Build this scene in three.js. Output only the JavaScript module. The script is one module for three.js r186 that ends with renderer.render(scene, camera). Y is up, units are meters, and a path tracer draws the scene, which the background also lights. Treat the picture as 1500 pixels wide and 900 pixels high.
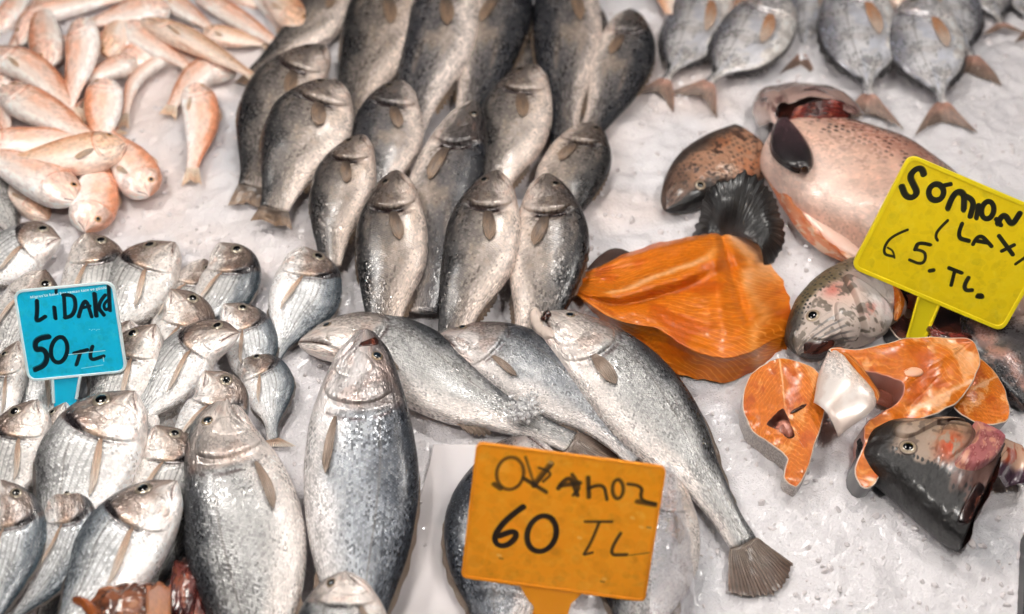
import * as THREE from 'three';
import { mergeGeometries, mergeVertices } from 'three/addons/utils/BufferGeometryUtils.js';
import { TessellateModifier } from 'three/addons/modifiers/TessellateModifier.js';

// ---------------------------------------------------------------- camera, light, exposure
const scene = new THREE.Scene();
const camera = new THREE.PerspectiveCamera(26, 1500 / 900, 0.05, 60);
const PITCH = 48 * Math.PI / 180, DIST = 1.6;
camera.position.set(0, DIST * Math.sin(PITCH), DIST * Math.cos(PITCH));
camera.lookAt(0, 0, 0);
camera.updateMatrixWorld(true); camera.updateProjectionMatrix();
camera.focus = 1.46; camera.userData.fStop = 2.5;
scene.background = new THREE.Color(0.025, 0.025, 0.027);        // the dim, even light of the market hall
const renderer = new THREE.WebGLRenderer({ antialias: true });
renderer.toneMapping = THREE.LinearToneMapping;
renderer.toneMappingExposure = 1.0;
renderer.shadowMap.enabled = true;
const LAMPS = [[-0.72, 1.05, -0.15, 1.02], [0.0, 1.2, -0.45, 0.98], [0.7, 1.2, -0.15, 0.86], [-0.35, 1.15, 0.62, 0.86], [0.45, 1.15, 0.66, 0.86]]; // place and power of each
const LAMP_COLOR = new THREE.Color(1.0, 0.965, 0.945);

// ---------------------------------------------------------------- small helpers
const V = (x, y, z) => new THREE.Vector3(x, y, z);
const clamp = (x, a, b) => Math.min(b, Math.max(a, x)), lerp = (a, b, t) => a + (b - a) * t;
const sstep = (a, b, x) => { const t = clamp((x - a) / (b - a), 0, 1); return t * t * (3 - 2 * t); };
const gauss = (x, w) => Math.exp(-x * x / (w * w));
let seed = 12345;
const rnd = () => { seed = (seed + 0x6d2b79f5) | 0; let t = Math.imul(seed ^ (seed >>> 15), 1 | seed); t = (t + Math.imul(t ^ (t >>> 7), 61 | t)) ^ t; return ((t ^ (t >>> 14)) >>> 0) / 4294967296; };
const hash = (i, j, k = 0) => { let h = Math.imul(i | 0, 374761393) ^ Math.imul(j | 0, 668265263) ^ Math.imul(k | 0, 1442695041); h = Math.imul(h ^ (h >>> 13), 1274126177); return ((h ^ (h >>> 16)) >>> 0) / 4294967296; };
function noise(x, y, k = 0) {
  const i = Math.floor(x), j = Math.floor(y), a = x - i, b = y - j, u = a * a * (3 - 2 * a), v = b * b * (3 - 2 * b);
  return lerp(lerp(hash(i, j, k), hash(i + 1, j, k), u), lerp(hash(i, j + 1, k), hash(i + 1, j + 1, k), u), v) * 2 - 1;
}
const fbm = (x, y, k = 0, n = 4) => { let s = 0, a = 0.5; for (let i = 0; i < n; i++) { s += a * noise(x, y, k + i); x *= 2.03; y *= 2.03; a *= 0.5; } return s; };
// where the line of sight through a photograph pixel meets the level plane at a height h
function ray(px, py) { return V(px / 750 - 1, 1 - py / 450, 0.5).unproject(camera).sub(camera.position).normalize(); }
function at(px, py, h = 0) { const d = ray(px, py), t = (h - camera.position.y) / d.y; return camera.position.clone().addScaledVector(d, t); }
function onPlane(px, py, p0, n) { const d = ray(px, py), t = p0.clone().sub(camera.position).dot(n) / d.dot(n); return camera.position.clone().addScaledVector(d, t); }
const toPx = (p) => { const q = p.clone().project(camera); return [(q.x + 1) * 750, (1 - q.y) * 450]; };
const pxPerM = (p, dir) => { const a = toPx(p), b = toPx(p.clone().addScaledVector(dir, 0.01)); return Math.hypot(a[0] - b[0], a[1] - b[1]) * 100; };
const used = {};
function numbered(n) { const k = used[n] = (used[n] ?? -1) + 1; return k ? n + '_' + String(k).padStart(3, '0') : n; }
function thing(name, label, category, base, group) {
  const o = new THREE.Group(); o.name = numbered(name); o.position.copy(base); scene.add(o);
  o.userData = { label, category }; if (group) o.userData.group = group;
  return o;
}
function part(name, geometry, material, parent, label) {
  const m = new THREE.Mesh(geometry, material); m.name = name; m.castShadow = m.receiveShadow = true;
  if (label) m.userData.label = label;
  parent.add(m); return m;
}
function structure(name, geometry, material) { const m = part(name, geometry, material, scene); m.userData.kind = 'structure'; return m; }
function gridGeo(fn, nu, nv, wrap) {            // fn(u, v, out) -> position; returns an indexed sheet with uv = (u, v)
  const P = [], U = [], I = [], p = V(0, 0, 0);
  for (let i = 0; i <= nu; i++) for (let j = 0; j <= nv; j++) { fn(i / nu, j / nv, p); P.push(p.x, p.y, p.z); U.push(i / nu, j / nv); }
  for (let i = 0; i < nu; i++) for (let j = 0; j < nv; j++) { const a = i * (nv + 1) + j, b = a + nv + 1; I.push(a, a + 1, b, b, a + 1, b + 1); }
  const g = new THREE.BufferGeometry();
  g.setAttribute('position', new THREE.Float32BufferAttribute(P, 3)); g.setAttribute('uv', new THREE.Float32BufferAttribute(U, 2)); g.setIndex(I);
  g.computeVertexNormals(); return g;
}
function shell(fn, nu, nv, th) {                // a thin closed sheet: thick in the middle, thin at its rim
  const g = gridGeo(fn, nu, nv), N = g.attributes.normal, A = g.clone(), B = g.clone();
  for (let i = 0; i <= nu; i++) for (let j = 0; j <= nv; j++) {
    const k = i * (nv + 1) + j, e = Math.min(i, nu - i, j, nv - j) === 0 ? 0 : 1, t = (typeof th === 'function' ? th(i / nu, j / nv) : th) * e;
    for (const [G, s] of [[A, 1], [B, -1]]) G.attributes.position.setXYZ(k, G.attributes.position.getX(k) + N.getX(k) * t * s, G.attributes.position.getY(k) + N.getY(k) * t * s, G.attributes.position.getZ(k) + N.getZ(k) * t * s);
  }
  const I = B.index.array; for (let i = 0; i < I.length; i += 3) { const x = I[i]; I[i] = I[i + 1]; I[i + 1] = x; }
  A.computeVertexNormals(); B.computeVertexNormals();
  return mergeGeometries([A, B]);
}
const moved = (g, base) => g.translate(-base.x, -base.y, -base.z);
function curveOf(vals) {                        // smooth interpolation of a table over 0..1
  const n = vals.length - 1;
  return (s) => {
    const x = clamp(s, 0, 1) * n, i = Math.min(Math.floor(x), n - 1), t = x - i, a = vals[Math.max(i - 1, 0)], b = vals[i], c = vals[i + 1], d = vals[Math.min(i + 2, n)];
    return Math.max(0, b + 0.5 * t * (c - a + t * (2 * a - 5 * b + 4 * c - d + t * (3 * (b - c) + d - a))));
  };
}

// ---------------------------------------------------------------- textures
const lin = (c) => { c /= 255; return c <= 0.04045 ? c / 12.92 : Math.pow((c + 0.055) / 1.055, 2.4); };
function texture(w, h, fn, srgb, wrap) {         // fn(u, v, out) fills out with 0..255
  const d = new Uint8Array(w * h * 4), o = [0, 0, 0];
  for (let j = 0; j < h; j++) for (let i = 0; i < w; i++) { fn((i + 0.5) / w, (j + 0.5) / h, o); const k = (j * w + i) * 4; d[k] = clamp(o[0], 0, 255); d[k + 1] = clamp(o[1], 0, 255); d[k + 2] = clamp(o[2], 0, 255); d[k + 3] = 255; }
  const t = new THREE.DataTexture(d, w, h); t.magFilter = THREE.LinearFilter; t.minFilter = THREE.LinearMipmapLinearFilter; t.generateMipmaps = true;
  if (srgb) t.colorSpace = THREE.SRGBColorSpace;
  if (wrap) t.wrapS = t.wrapT = THREE.RepeatWrapping;
  t.needsUpdate = true; return t;
}
const mixc = (o, c, k) => { k = clamp(k, 0, 1); o[0] += (c[0] - o[0]) * k; o[1] += (c[1] - o[1]) * k; o[2] += (c[2] - o[2]) * k; };
const mulc = (o, k) => { o[0] *= k; o[1] *= k; o[2] *= k; };
// overlapping scales: where (s, q) falls in the lattice -> [random of that scale, place along it, place across it]
const cell = [0, 0, 0, 0];
function scaleAt(s, q, ns, nq) {
  const y = (q + 1) / 2 * nq, x0 = s * ns + noise(s * 9, q * 5, 40) * 0.4;
  let j = Math.round(y), b = y - j, x = x0 + (j & 1) * 0.5, xs = x + 0.55 * b * b * 2, i = Math.floor(xs);
  cell[0] = hash(i, j, 7); cell[1] = xs - i; cell[2] = b; cell[3] = hash(i, j, 8);
  return cell;
}
// ---------------------------------------------------------------- kinds of fish
const KINDS = {
  bass: {
    d: [0.22, 0.52, 0.76, 0.93, 1.01, 1.0, 0.95, 0.87, 0.77, 0.65, 0.52, 0.41, 0.35], v: [0.24, 0.55, 0.76, 0.92, 1.03, 1.08, 1.07, 0.98, 0.82, 0.63, 0.49, 0.4, 0.35], t: [0.1, 0.3, 0.4, 0.45, 0.47, 0.46, 0.43, 0.38, 0.31, 0.24, 0.17, 0.12, 0.09],
    gill: 0.25, eye: [0.085, 0.34, 0.14], mouth: 0.1, pec: [0.265, -0.06, 0.44, -0.2, 0.13], dorsal: [0.34, 0.62, 0.06], anal: [0.66, 0.82, 0.1], tail: [0.12, 0.5, 0.25], slit: 0.16, ns: 82, nq: 44,
  },
  bream: {
    d: [0.2, 0.6, 0.9, 1.06, 1.12, 1.12, 1.05, 0.86, 0.68, 0.48, 0.31, 0.23, 0.22], v: [0.2, 0.52, 0.72, 0.86, 0.93, 0.96, 0.93, 0.85, 0.68, 0.42, 0.27, 0.21, 0.22], t: [0.1, 0.27, 0.37, 0.43, 0.45, 0.44, 0.4, 0.34, 0.27, 0.2, 0.14, 0.1, 0.08],
    gill: 0.31, eye: [0.125, 0.34, 0.2], mouth: 0.09, pec: [0.31, -0.12, 0.62, -0.33, 0.06], dorsal: [0.3, 0.85, 0.05], anal: [0.6, 0.84, 0.05], tail: [0.22, 0.9, 0.5], slit: 0.06, ns: 70, nq: 46,
  },
  porgy: {
    d: [0.2, 0.55, 0.8, 0.96, 1.04, 1.08, 1.08, 1.03, 0.93, 0.74, 0.42, 0.17, 0.14], v: [0.2, 0.5, 0.74, 0.9, 1.0, 1.06, 1.07, 1.02, 0.92, 0.73, 0.4, 0.16, 0.14], t: [0.1, 0.24, 0.33, 0.38, 0.4, 0.39, 0.36, 0.31, 0.25, 0.18, 0.12, 0.08, 0.06],
    gill: 0.29, eye: [0.12, 0.34, 0.17], mouth: 0.06, pec: [0.31, -0.12, 0.58, -0.3, 0.13], dorsal: [0.3, 0.84, 0.07], anal: [0.58, 0.84, 0.07], tail: [0.24, 0.85, 0.6], slit: 0.07, ns: 60, nq: 44,
  },
  mullet: {
    d: [0.2, 0.66, 0.9, 1.0, 1.02, 1.0, 0.96, 0.9, 0.8, 0.68, 0.54, 0.42, 0.36], v: [0.24, 0.72, 0.95, 1.04, 1.06, 1.04, 0.98, 0.9, 0.78, 0.63, 0.49, 0.39, 0.35], t: [0.16, 0.42, 0.56, 0.64, 0.66, 0.62, 0.56, 0.48, 0.4, 0.3, 0.22, 0.15, 0.11],
    gill: 0.25, eye: [0.11, 0.42, 0.16], mouth: 0.06, pec: [0.27, -0.25, 0.42, -0.42, 0.1], dorsal: [0.32, 0.46, 0.12], anal: [0.6, 0.7, 0.12], tail: [0.15, 0.55, 0.4], slit: 0.03, ns: 40, nq: 26,
  },
  meagre: {
    d: [0.22, 0.5, 0.7, 0.86, 0.97, 1.02, 0.99, 0.9, 0.75, 0.54, 0.41, 0.32, 0.3], v: [0.26, 0.56, 0.78, 0.94, 1.02, 1.04, 1.0, 0.9, 0.74, 0.51, 0.38, 0.3, 0.29], t: [0.12, 0.3, 0.39, 0.44, 0.46, 0.45, 0.42, 0.37, 0.3, 0.23, 0.17, 0.12, 0.09],
    gill: 0.27, eye: [0.095, 0.36, 0.125], mouth: 0.1, pec: [0.275, -0.3, 0.43, -0.4, 0.07], dorsal: [0.32, 0.86, 0.05], anal: [0.66, 0.74, 0.1], tail: [0.17, 0.75, 0.0], slit: 0.035, ns: 130, nq: 72,
  },
  salmon: {
    d: [0.42, 0.64, 0.8, 0.92, 1.0, 1.0, 0.94, 0.88, 0.8, 0.7, 0.58, 0.48, 0.42], v: [0.56, 0.74, 0.88, 0.96, 1.0, 0.97, 0.9, 0.82, 0.72, 0.6, 0.48, 0.4, 0.36], t: [0.3, 0.38, 0.43, 0.46, 0.47, 0.46, 0.52, 0.47, 0.41, 0.33, 0.26, 0.2, 0.16],
    gill: 0, eye: null, pec: null, dorsal: [0.45, 0.6, 0.1], anal: null, tail: [0.15, 0.9, 0.2], slit: 0, ns: 110, nq: 70,
  },
  head: {
    d: [0.12, 0.34, 0.5, 0.62, 0.72, 0.8, 0.86, 0.91, 0.95, 0.97, 0.98, 0.98, 0.96], v: [0.14, 0.38, 0.54, 0.66, 0.75, 0.83, 0.9, 0.95, 0.98, 0.98, 0.95, 0.9, 0.84], t: [0.12, 0.3, 0.42, 0.5, 0.55, 0.58, 0.6, 0.62, 0.62, 0.61, 0.59, 0.56, 0.5],
    gill: 0.9, eye: [0.3, 0.36, 0.14], mouth: 0.4, pec: null, dorsal: null, anal: null, tail: null, slit: 0, ns: 20, nq: 20,
  },
};
const BACK = { // sRGB colours of each kind: back, flank, belly, head
  bass: [[20, 20, 23], [116, 106, 99], [216, 200, 190], [98, 88, 82]], bass_dark: [[11, 14, 22], [104, 99, 98], [218, 204, 196], [88, 82, 79]],
  bream: [[66, 66, 67], [208, 207, 206], [250, 243, 239], [196, 184, 176]], bream_teal: [[40, 50, 60], [212, 213, 214], [250, 244, 241], [206, 197, 191]],
  porgy: [[104, 102, 108], [228, 226, 228], [246, 241, 238], [206, 202, 204]],
  mullet: [[200, 132, 100], [238, 204, 188], [252, 242, 237], [240, 202, 186]], mullet_tan: [[196, 142, 108], [224, 188, 162], [240, 218, 204], [220, 178, 150]],
  meagre: [[36, 38, 42], [166, 165, 164], [232, 222, 216], [212, 196, 186]], meagre_blue: [[26, 31, 40], [150, 154, 160], [228, 222, 220], [176, 160, 152]],
  salmon: [[84, 64, 56], [208, 170, 152], [230, 200, 186], [120, 90, 80]], salmon_dark: [[18, 20, 26], [58, 54, 56], [176, 152, 142], [60, 50, 50]],
};
const SIZE = { bass: [1024, 512], bream: [1024, 512], porgy: [512, 256], mullet: [512, 256], meagre: [1536, 768], salmon: [1024, 512], head: [1024, 512] };
function skinColor(kind, look) {
  const K = KINDS[kind], [back, flank, belly, head] = BACK[look] ?? BACK[kind], [w, h] = SIZE[kind], sd = look.length * 7;
  return texture(w, h, (u, v, o) => {
    const s = u, q = v * 2 - 1, n = fbm(s * 7, q * 3, sd), n2 = fbm(s * 26, q * 10, sd + 5, 3);
    o[0] = flank[0]; o[1] = flank[1]; o[2] = flank[2];
    const lo = look === 'meagre_blue' ? 0.0 : kind === 'meagre' ? 0.16 : kind === 'bass' ? -0.15 : 0.1;
    mixc(o, back, sstep(lo, kind === 'bream' ? 0.9 : 0.72, q + n * 0.35 + n2 * 0.12));
    mixc(o, belly, sstep(-0.05, -0.55, q + n * 0.3));
    mulc(o, 1 + n2 * 0.16);
    const hd = K.gill ? sstep(K.gill * 1.02, K.gill * 0.9, s + 0.03 * q * q) : 0;
    const c = scaleAt(s, q, K.ns, K.nq);
    const amp = { bass: 0.34, bream: 0.26, porgy: 0.13, mullet: 0.05, meagre: 0.36, salmon: 0.1, head: 0 }[kind] * (1 - hd);
    mulc(o, 1 + (c[0] - 0.5) * amp - 0.12 * amp * (c[1] < 0.25 ? 1 : 0));
    if (kind === 'meagre' || kind === 'bass') mixc(o, [178, 180, 182], (kind === 'meagre' ? 0.7 : 0.28) * sstep(0.45, 0.95, c[1]) * sstep(0.5, 0.1, Math.abs(c[2])) * c[0] * c[0] * (1 - hd));  // bright crescents: reflection off the scale rims painted into the colour
    if (kind === 'bream') mixc(o, [232, 232, 230], 0.5 * sstep(0.5, 0.95, c[1]) * c[0] * (1 - hd));  // same painted rim reflection on the bream scales
    if (kind === 'meagre') mixc(o, [232, 230, 226], (c[3] > 0.62 ? 0.24 : 0) * (1 - hd) * (0.5 + 0.5 * noise(s * 12, q * 6, 3)));  // bright flecks: scale sparkle put into the colour
    if (kind === 'bass') { mixc(o, [176, 152, 130], 0.4 * sstep(0.1, 0.45, fbm(s * 8, q * 4, sd + 9)) * (1 - Math.abs(q))); mixc(o, [206, 192, 178], (c[3] > 0.8 ? 0.22 : 0) * (1 - hd)); }  // warm mottling, then bright flecks of scale sparkle put into the colour
    if (kind === 'bream') {
      mixc(o, [112, 112, 112], 0.5 * sstep(0.3, 0.9, Math.sin(q * 62 + 2 * noise(s * 5, q * 2, 2))) * sstep(-0.4, 0.0, q) * (0.5 + 0.6 * c[0]) * (1 - hd));
      mixc(o, [60, 90, 104], 0.5 * sstep(0.72, 0.92, q + n * 0.2) * (look === 'bream_teal' ? 1 : 0.3));
    }
    if (kind === 'porgy') { mixc(o, [160, 150, 144], 0.3 * sstep(0.2, 0.9, Math.sin(s * 34 + n * 2)) * (1 - hd)); mixc(o, [186, 194, 214], 0.35 * sstep(0.1, 0.4, n)); mixc(o, [40, 38, 40], sstep(0.86, 0.9, s) * sstep(0.95, 0.9, s) * sstep(0.0, 0.5, q)); mixc(o, [46, 44, 46], 0.8 * sstep(0.8, 0.98, Math.abs(q))); }
    if (kind === 'mullet') { mixc(o, [222, 140, 98], 0.32 * sstep(0.15, 0.5, fbm(s * 5, q * 2.4, sd + 3))); mixc(o, [250, 240, 232], 0.5 * gauss(q + 0.25, 0.2)); }
    if (kind === 'salmon') {
      const sp = scaleAt(s, q, 48, 32), r = Math.hypot(sp[1] - 0.5 + (sp[3] - 0.5) * 0.3, sp[2]);
      mixc(o, [150, 112, 96], 0.5 * sstep(-0.1, 0.35, n2 + 0.6 * n) * sstep(0.0, 0.3, q)); mixc(o, [38, 30, 28], 0.85 * (sp[0] > 0.5 ? 1 : 0) * sstep(0.42, 0.2, r) * sstep(-0.08, 0.22, q + n * 0.3));
      mixc(o, [206, 138, 118], 0.5 * gauss(q - 0.3 - n * 0.3, 0.16));
    }
    if (hd > 0) {
      const t = [head[0], head[1], head[2]]; mixc(t, [108, 90, 80], (kind === 'bream' ? 0.9 : 0.35) * (kind === 'bream' ? sstep(-0.25, 0.3, q + n * 0.5) : sstep(0.05, 0.5, q + n * 0.4))); mixc(t, back, 0.7 * sstep(0.45, 0.9, q + n * 0.35)); mixc(t, belly, 0.8 * sstep(0.05, -0.45, q + n * 0.5));
      const vein = Math.abs(fbm(s * 40, q * 9, sd + 20, 3)); mulc(t, 1 - 0.22 * sstep(0.05, 0.0, vein)); mulc(t, 1 + n2 * 0.3);
      mixc(t, [190, 126, 100], 0.22 * sstep(0.12, 0.4, fbm(s * 18, q * 5, sd + 30)));
      mixc(o, t, hd * (kind === 'meagre' || kind === 'bass' ? 0.65 : 0.9));
      const rim = s - K.gill * (1.03 - 0.5 * q * q);
      if (kind === 'bream') mixc(o, [26, 22, 26], 0.97 * gauss(rim + 0.002, 0.03 + 0.03 * n2) * sstep(0.02, 0.22, q) * sstep(0.8, 0.5, q));
      if (kind === 'bream') mixc(o, [206, 150, 110], 0.5 * gauss(rim + 0.012, 0.02) * gauss(q + 0.02, 0.16));
    }
    if (K.slit) { const rim = s - K.gill * (1.03 - 0.5 * q * q); mixc(o, kind === 'mullet' ? [196, 104, 74] : [40, 24, 24], (kind === 'bass' ? 1 : 0.6) * gauss(rim - 0.01, kind === 'bass' ? 0.011 : 0.006) * (kind === 'bass' ? 1 : sstep(0.0, 0.25, 0.3 + n + 0.8 * n2)) * sstep(kind === 'bass' ? 0.42 : 0.62, kind === 'bass' ? 0.3 : 0.5, Math.abs(q - 0.05))); }
    if (kind !== 'mullet' && kind !== 'salmon') { const ll = q - 0.16 - 0.12 * Math.cos(s * 2.4); mixc(o, [92, 86, 82], 0.45 * gauss(ll, 0.016) * (1 - hd)); }
    if (K.mouth) { const m = s / K.mouth, my = -0.08 - 0.36 * m; mixc(o, [70, 40, 36], 0.75 * gauss((q - my) * 0.9, 0.05) * sstep(1.05, 0.9, m)); }
  }, true);
}
function skinBump(kind) {
  const K = KINDS[kind], [w, h] = SIZE[kind];
  return texture(w, h, (u, v, o) => {
    const s = u, q = v * 2 - 1, c = scaleAt(s, q, K.ns, K.nq), hd = K.gill ? sstep(K.gill * 1.05, K.gill * 0.85, s) : 0;
    let z = 0.35 + 0.35 * c[1] + (c[0] - 0.5) * 0.7 * (c[1] - 0.5) + (c[3] - 0.5) * 0.9 * c[2] - 0.15 * c[2] * c[2];
    if (kind === 'mullet' || kind === 'salmon') z = 0.5 + (z - 0.5) * 0.35;
    const f = 0.5 + 0.6 * fbm(s * 60, q * 24, 11, 3) + 0.25 * fbm(s * 14, q * 6, 12, 2);
    z = lerp(z, f, Math.max(hd * 0.9, 0.2));
    o[0] = o[1] = o[2] = z * 255;
  });
}
function skinRough(kind) {
  const K = KINDS[kind];
  return texture(512, 256, (u, v, o) => {
    const s = u, q = v * 2 - 1, c = scaleAt(s, q, K.ns, K.nq);
    const r = 0.36 + (c[0] - 0.5) * 0.3 + 0.35 * fbm(s * 9, q * 4, 60);
    o[0] = o[1] = o[2] = clamp(r, 0.16, 0.8) * 255;
  });
}
const SKIN = {};
{
  const looks = { bass: ['bass', 'bass_dark'], bream: ['bream', 'bream_teal'], porgy: ['porgy'], mullet: ['mullet', 'mullet_tan'], meagre: ['meagre', 'meagre_blue'], salmon: ['salmon', 'salmon_dark'] };
  const metal = { bass: 0.2, bream: 0.3, porgy: 0.5, mullet: 0.03, meagre: 0.4, salmon: 0.05 }, bump = { bass: 0.0009, bream: 0.0009, porgy: 0.0008, mullet: 0.0005, meagre: 0.001, salmon: 0.0018 };
  for (const kind in looks) {
    const bumpMap = skinBump(kind), roughnessMap = skinRough(kind);
    for (const look of looks[kind]) {
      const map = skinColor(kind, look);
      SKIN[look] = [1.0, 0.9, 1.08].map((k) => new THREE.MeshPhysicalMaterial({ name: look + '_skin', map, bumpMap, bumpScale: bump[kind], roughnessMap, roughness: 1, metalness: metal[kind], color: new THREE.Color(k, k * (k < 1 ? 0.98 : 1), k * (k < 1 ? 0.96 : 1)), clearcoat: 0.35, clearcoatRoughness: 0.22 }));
    }
  }
}
const std = (hex, o = {}) => new THREE.MeshPhysicalMaterial({ color: new THREE.Color(hex), roughness: 0.4, ...o });
const rayBump = texture(64, 256, (u, v, o) => { const z = 0.5 + 0.4 * Math.sin(v * 130 + noise(u * 3, v * 9, 5)) + 0.2 * noise(u * 30, v * 60, 6); o[0] = o[1] = o[2] = z * 255; });
const rayColor = (a, b, seed2) => texture(128, 256, (u, v, o) => {
  o[0] = a[0]; o[1] = a[1]; o[2] = a[2]; mixc(o, b, sstep(0.1, 0.9, u + 0.4 * fbm(u * 4, v * 5, seed2))); mulc(o, 1 + 0.2 * Math.sin(v * 130 + noise(u * 3, v * 9, 5)) + 0.2 * fbm(u * 10, v * 20, seed2 + 1));
}, true);
const finMat = (a, b, sd, tr = 0.25) => new THREE.MeshPhysicalMaterial({ map: rayColor(a, b, sd), bumpMap: rayBump, bumpScale: 0.0006, roughness: 0.42, transmission: tr, thickness: 0, side: THREE.DoubleSide, clearcoat: 0.3, clearcoatRoughness: 0.2 });
const fineRay = rayBump.clone(); fineRay.wrapS = fineRay.wrapT = THREE.RepeatWrapping; fineRay.repeat.set(1, 3.3); fineRay.needsUpdate = true;
const blackMap = texture(256, 512, (u, v, o) => { o[0] = 20; o[1] = 19; o[2] = 20; mixc(o, [58, 52, 52], sstep(0.25, 0.0, u)); mulc(o, 1 + 0.35 * Math.sin(v * 420 + 3 * noise(u * 3, v * 8, 17)) + 0.5 * fbm(u * 8, v * 16, 18)); }, true);
const FIN = {
  bass: finMat([92, 78, 68], [136, 112, 92], 1, 0.0), bream: finMat([216, 180, 154], [224, 206, 192], 2, 0.0), porgy: finMat([190, 134, 96], [186, 164, 148], 3, 0.0),
  mullet: finMat([240, 208, 186], [238, 192, 160], 4, 0.0), meagre: finMat([160, 138, 122], [134, 116, 102], 5, 0.0), salmon: finMat([60, 46, 48], [24, 20, 20], 6, 0.05), black: new THREE.MeshPhysicalMaterial({ map: blackMap, bumpMap: fineRay, bumpScale: 0.0004, roughness: 0.42, clearcoat: 0.4, clearcoatRoughness: 0.2, side: THREE.DoubleSide }),
};
const EDGE = { porgy: finMat([96, 90, 90], [58, 54, 56], 12, 0.0), bream: finMat([150, 140, 134], [112, 102, 98], 13, 0.0) };
const TAILFIN = { porgy: finMat([196, 150, 132], [128, 108, 96], 8), meagre: finMat([112, 98, 88], [88, 68, 56], 9, 0.08) };
const IRIS = {
  bass: std('#5c4f42', { metalness: 0.4, roughness: 0.3, clearcoat: 1 }), bream: std('#8f8474', { metalness: 0.5, roughness: 0.28, clearcoat: 1 }), porgy: std('#a59c90', { metalness: 0.4, clearcoat: 1 }),
  mullet: std('#c08a58', { metalness: 0.3, roughness: 0.3, clearcoat: 1 }), meagre: std('#7d6a54', { metalness: 0.4, roughness: 0.28, clearcoat: 1 }), salmon: std('#93826c', { roughness: 0.3, clearcoat: 0.8 }),
};
const PUPIL = std('#07080a', { roughness: 0.08, clearcoat: 1, clearcoatRoughness: 0.04 }), PUPILS = { meagre: std('#101c26', { roughness: 0.1, clearcoat: 1, clearcoatRoughness: 0.04 }) };
const MOUTH = std('#8a4a3e', { roughness: 0.3 });

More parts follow.
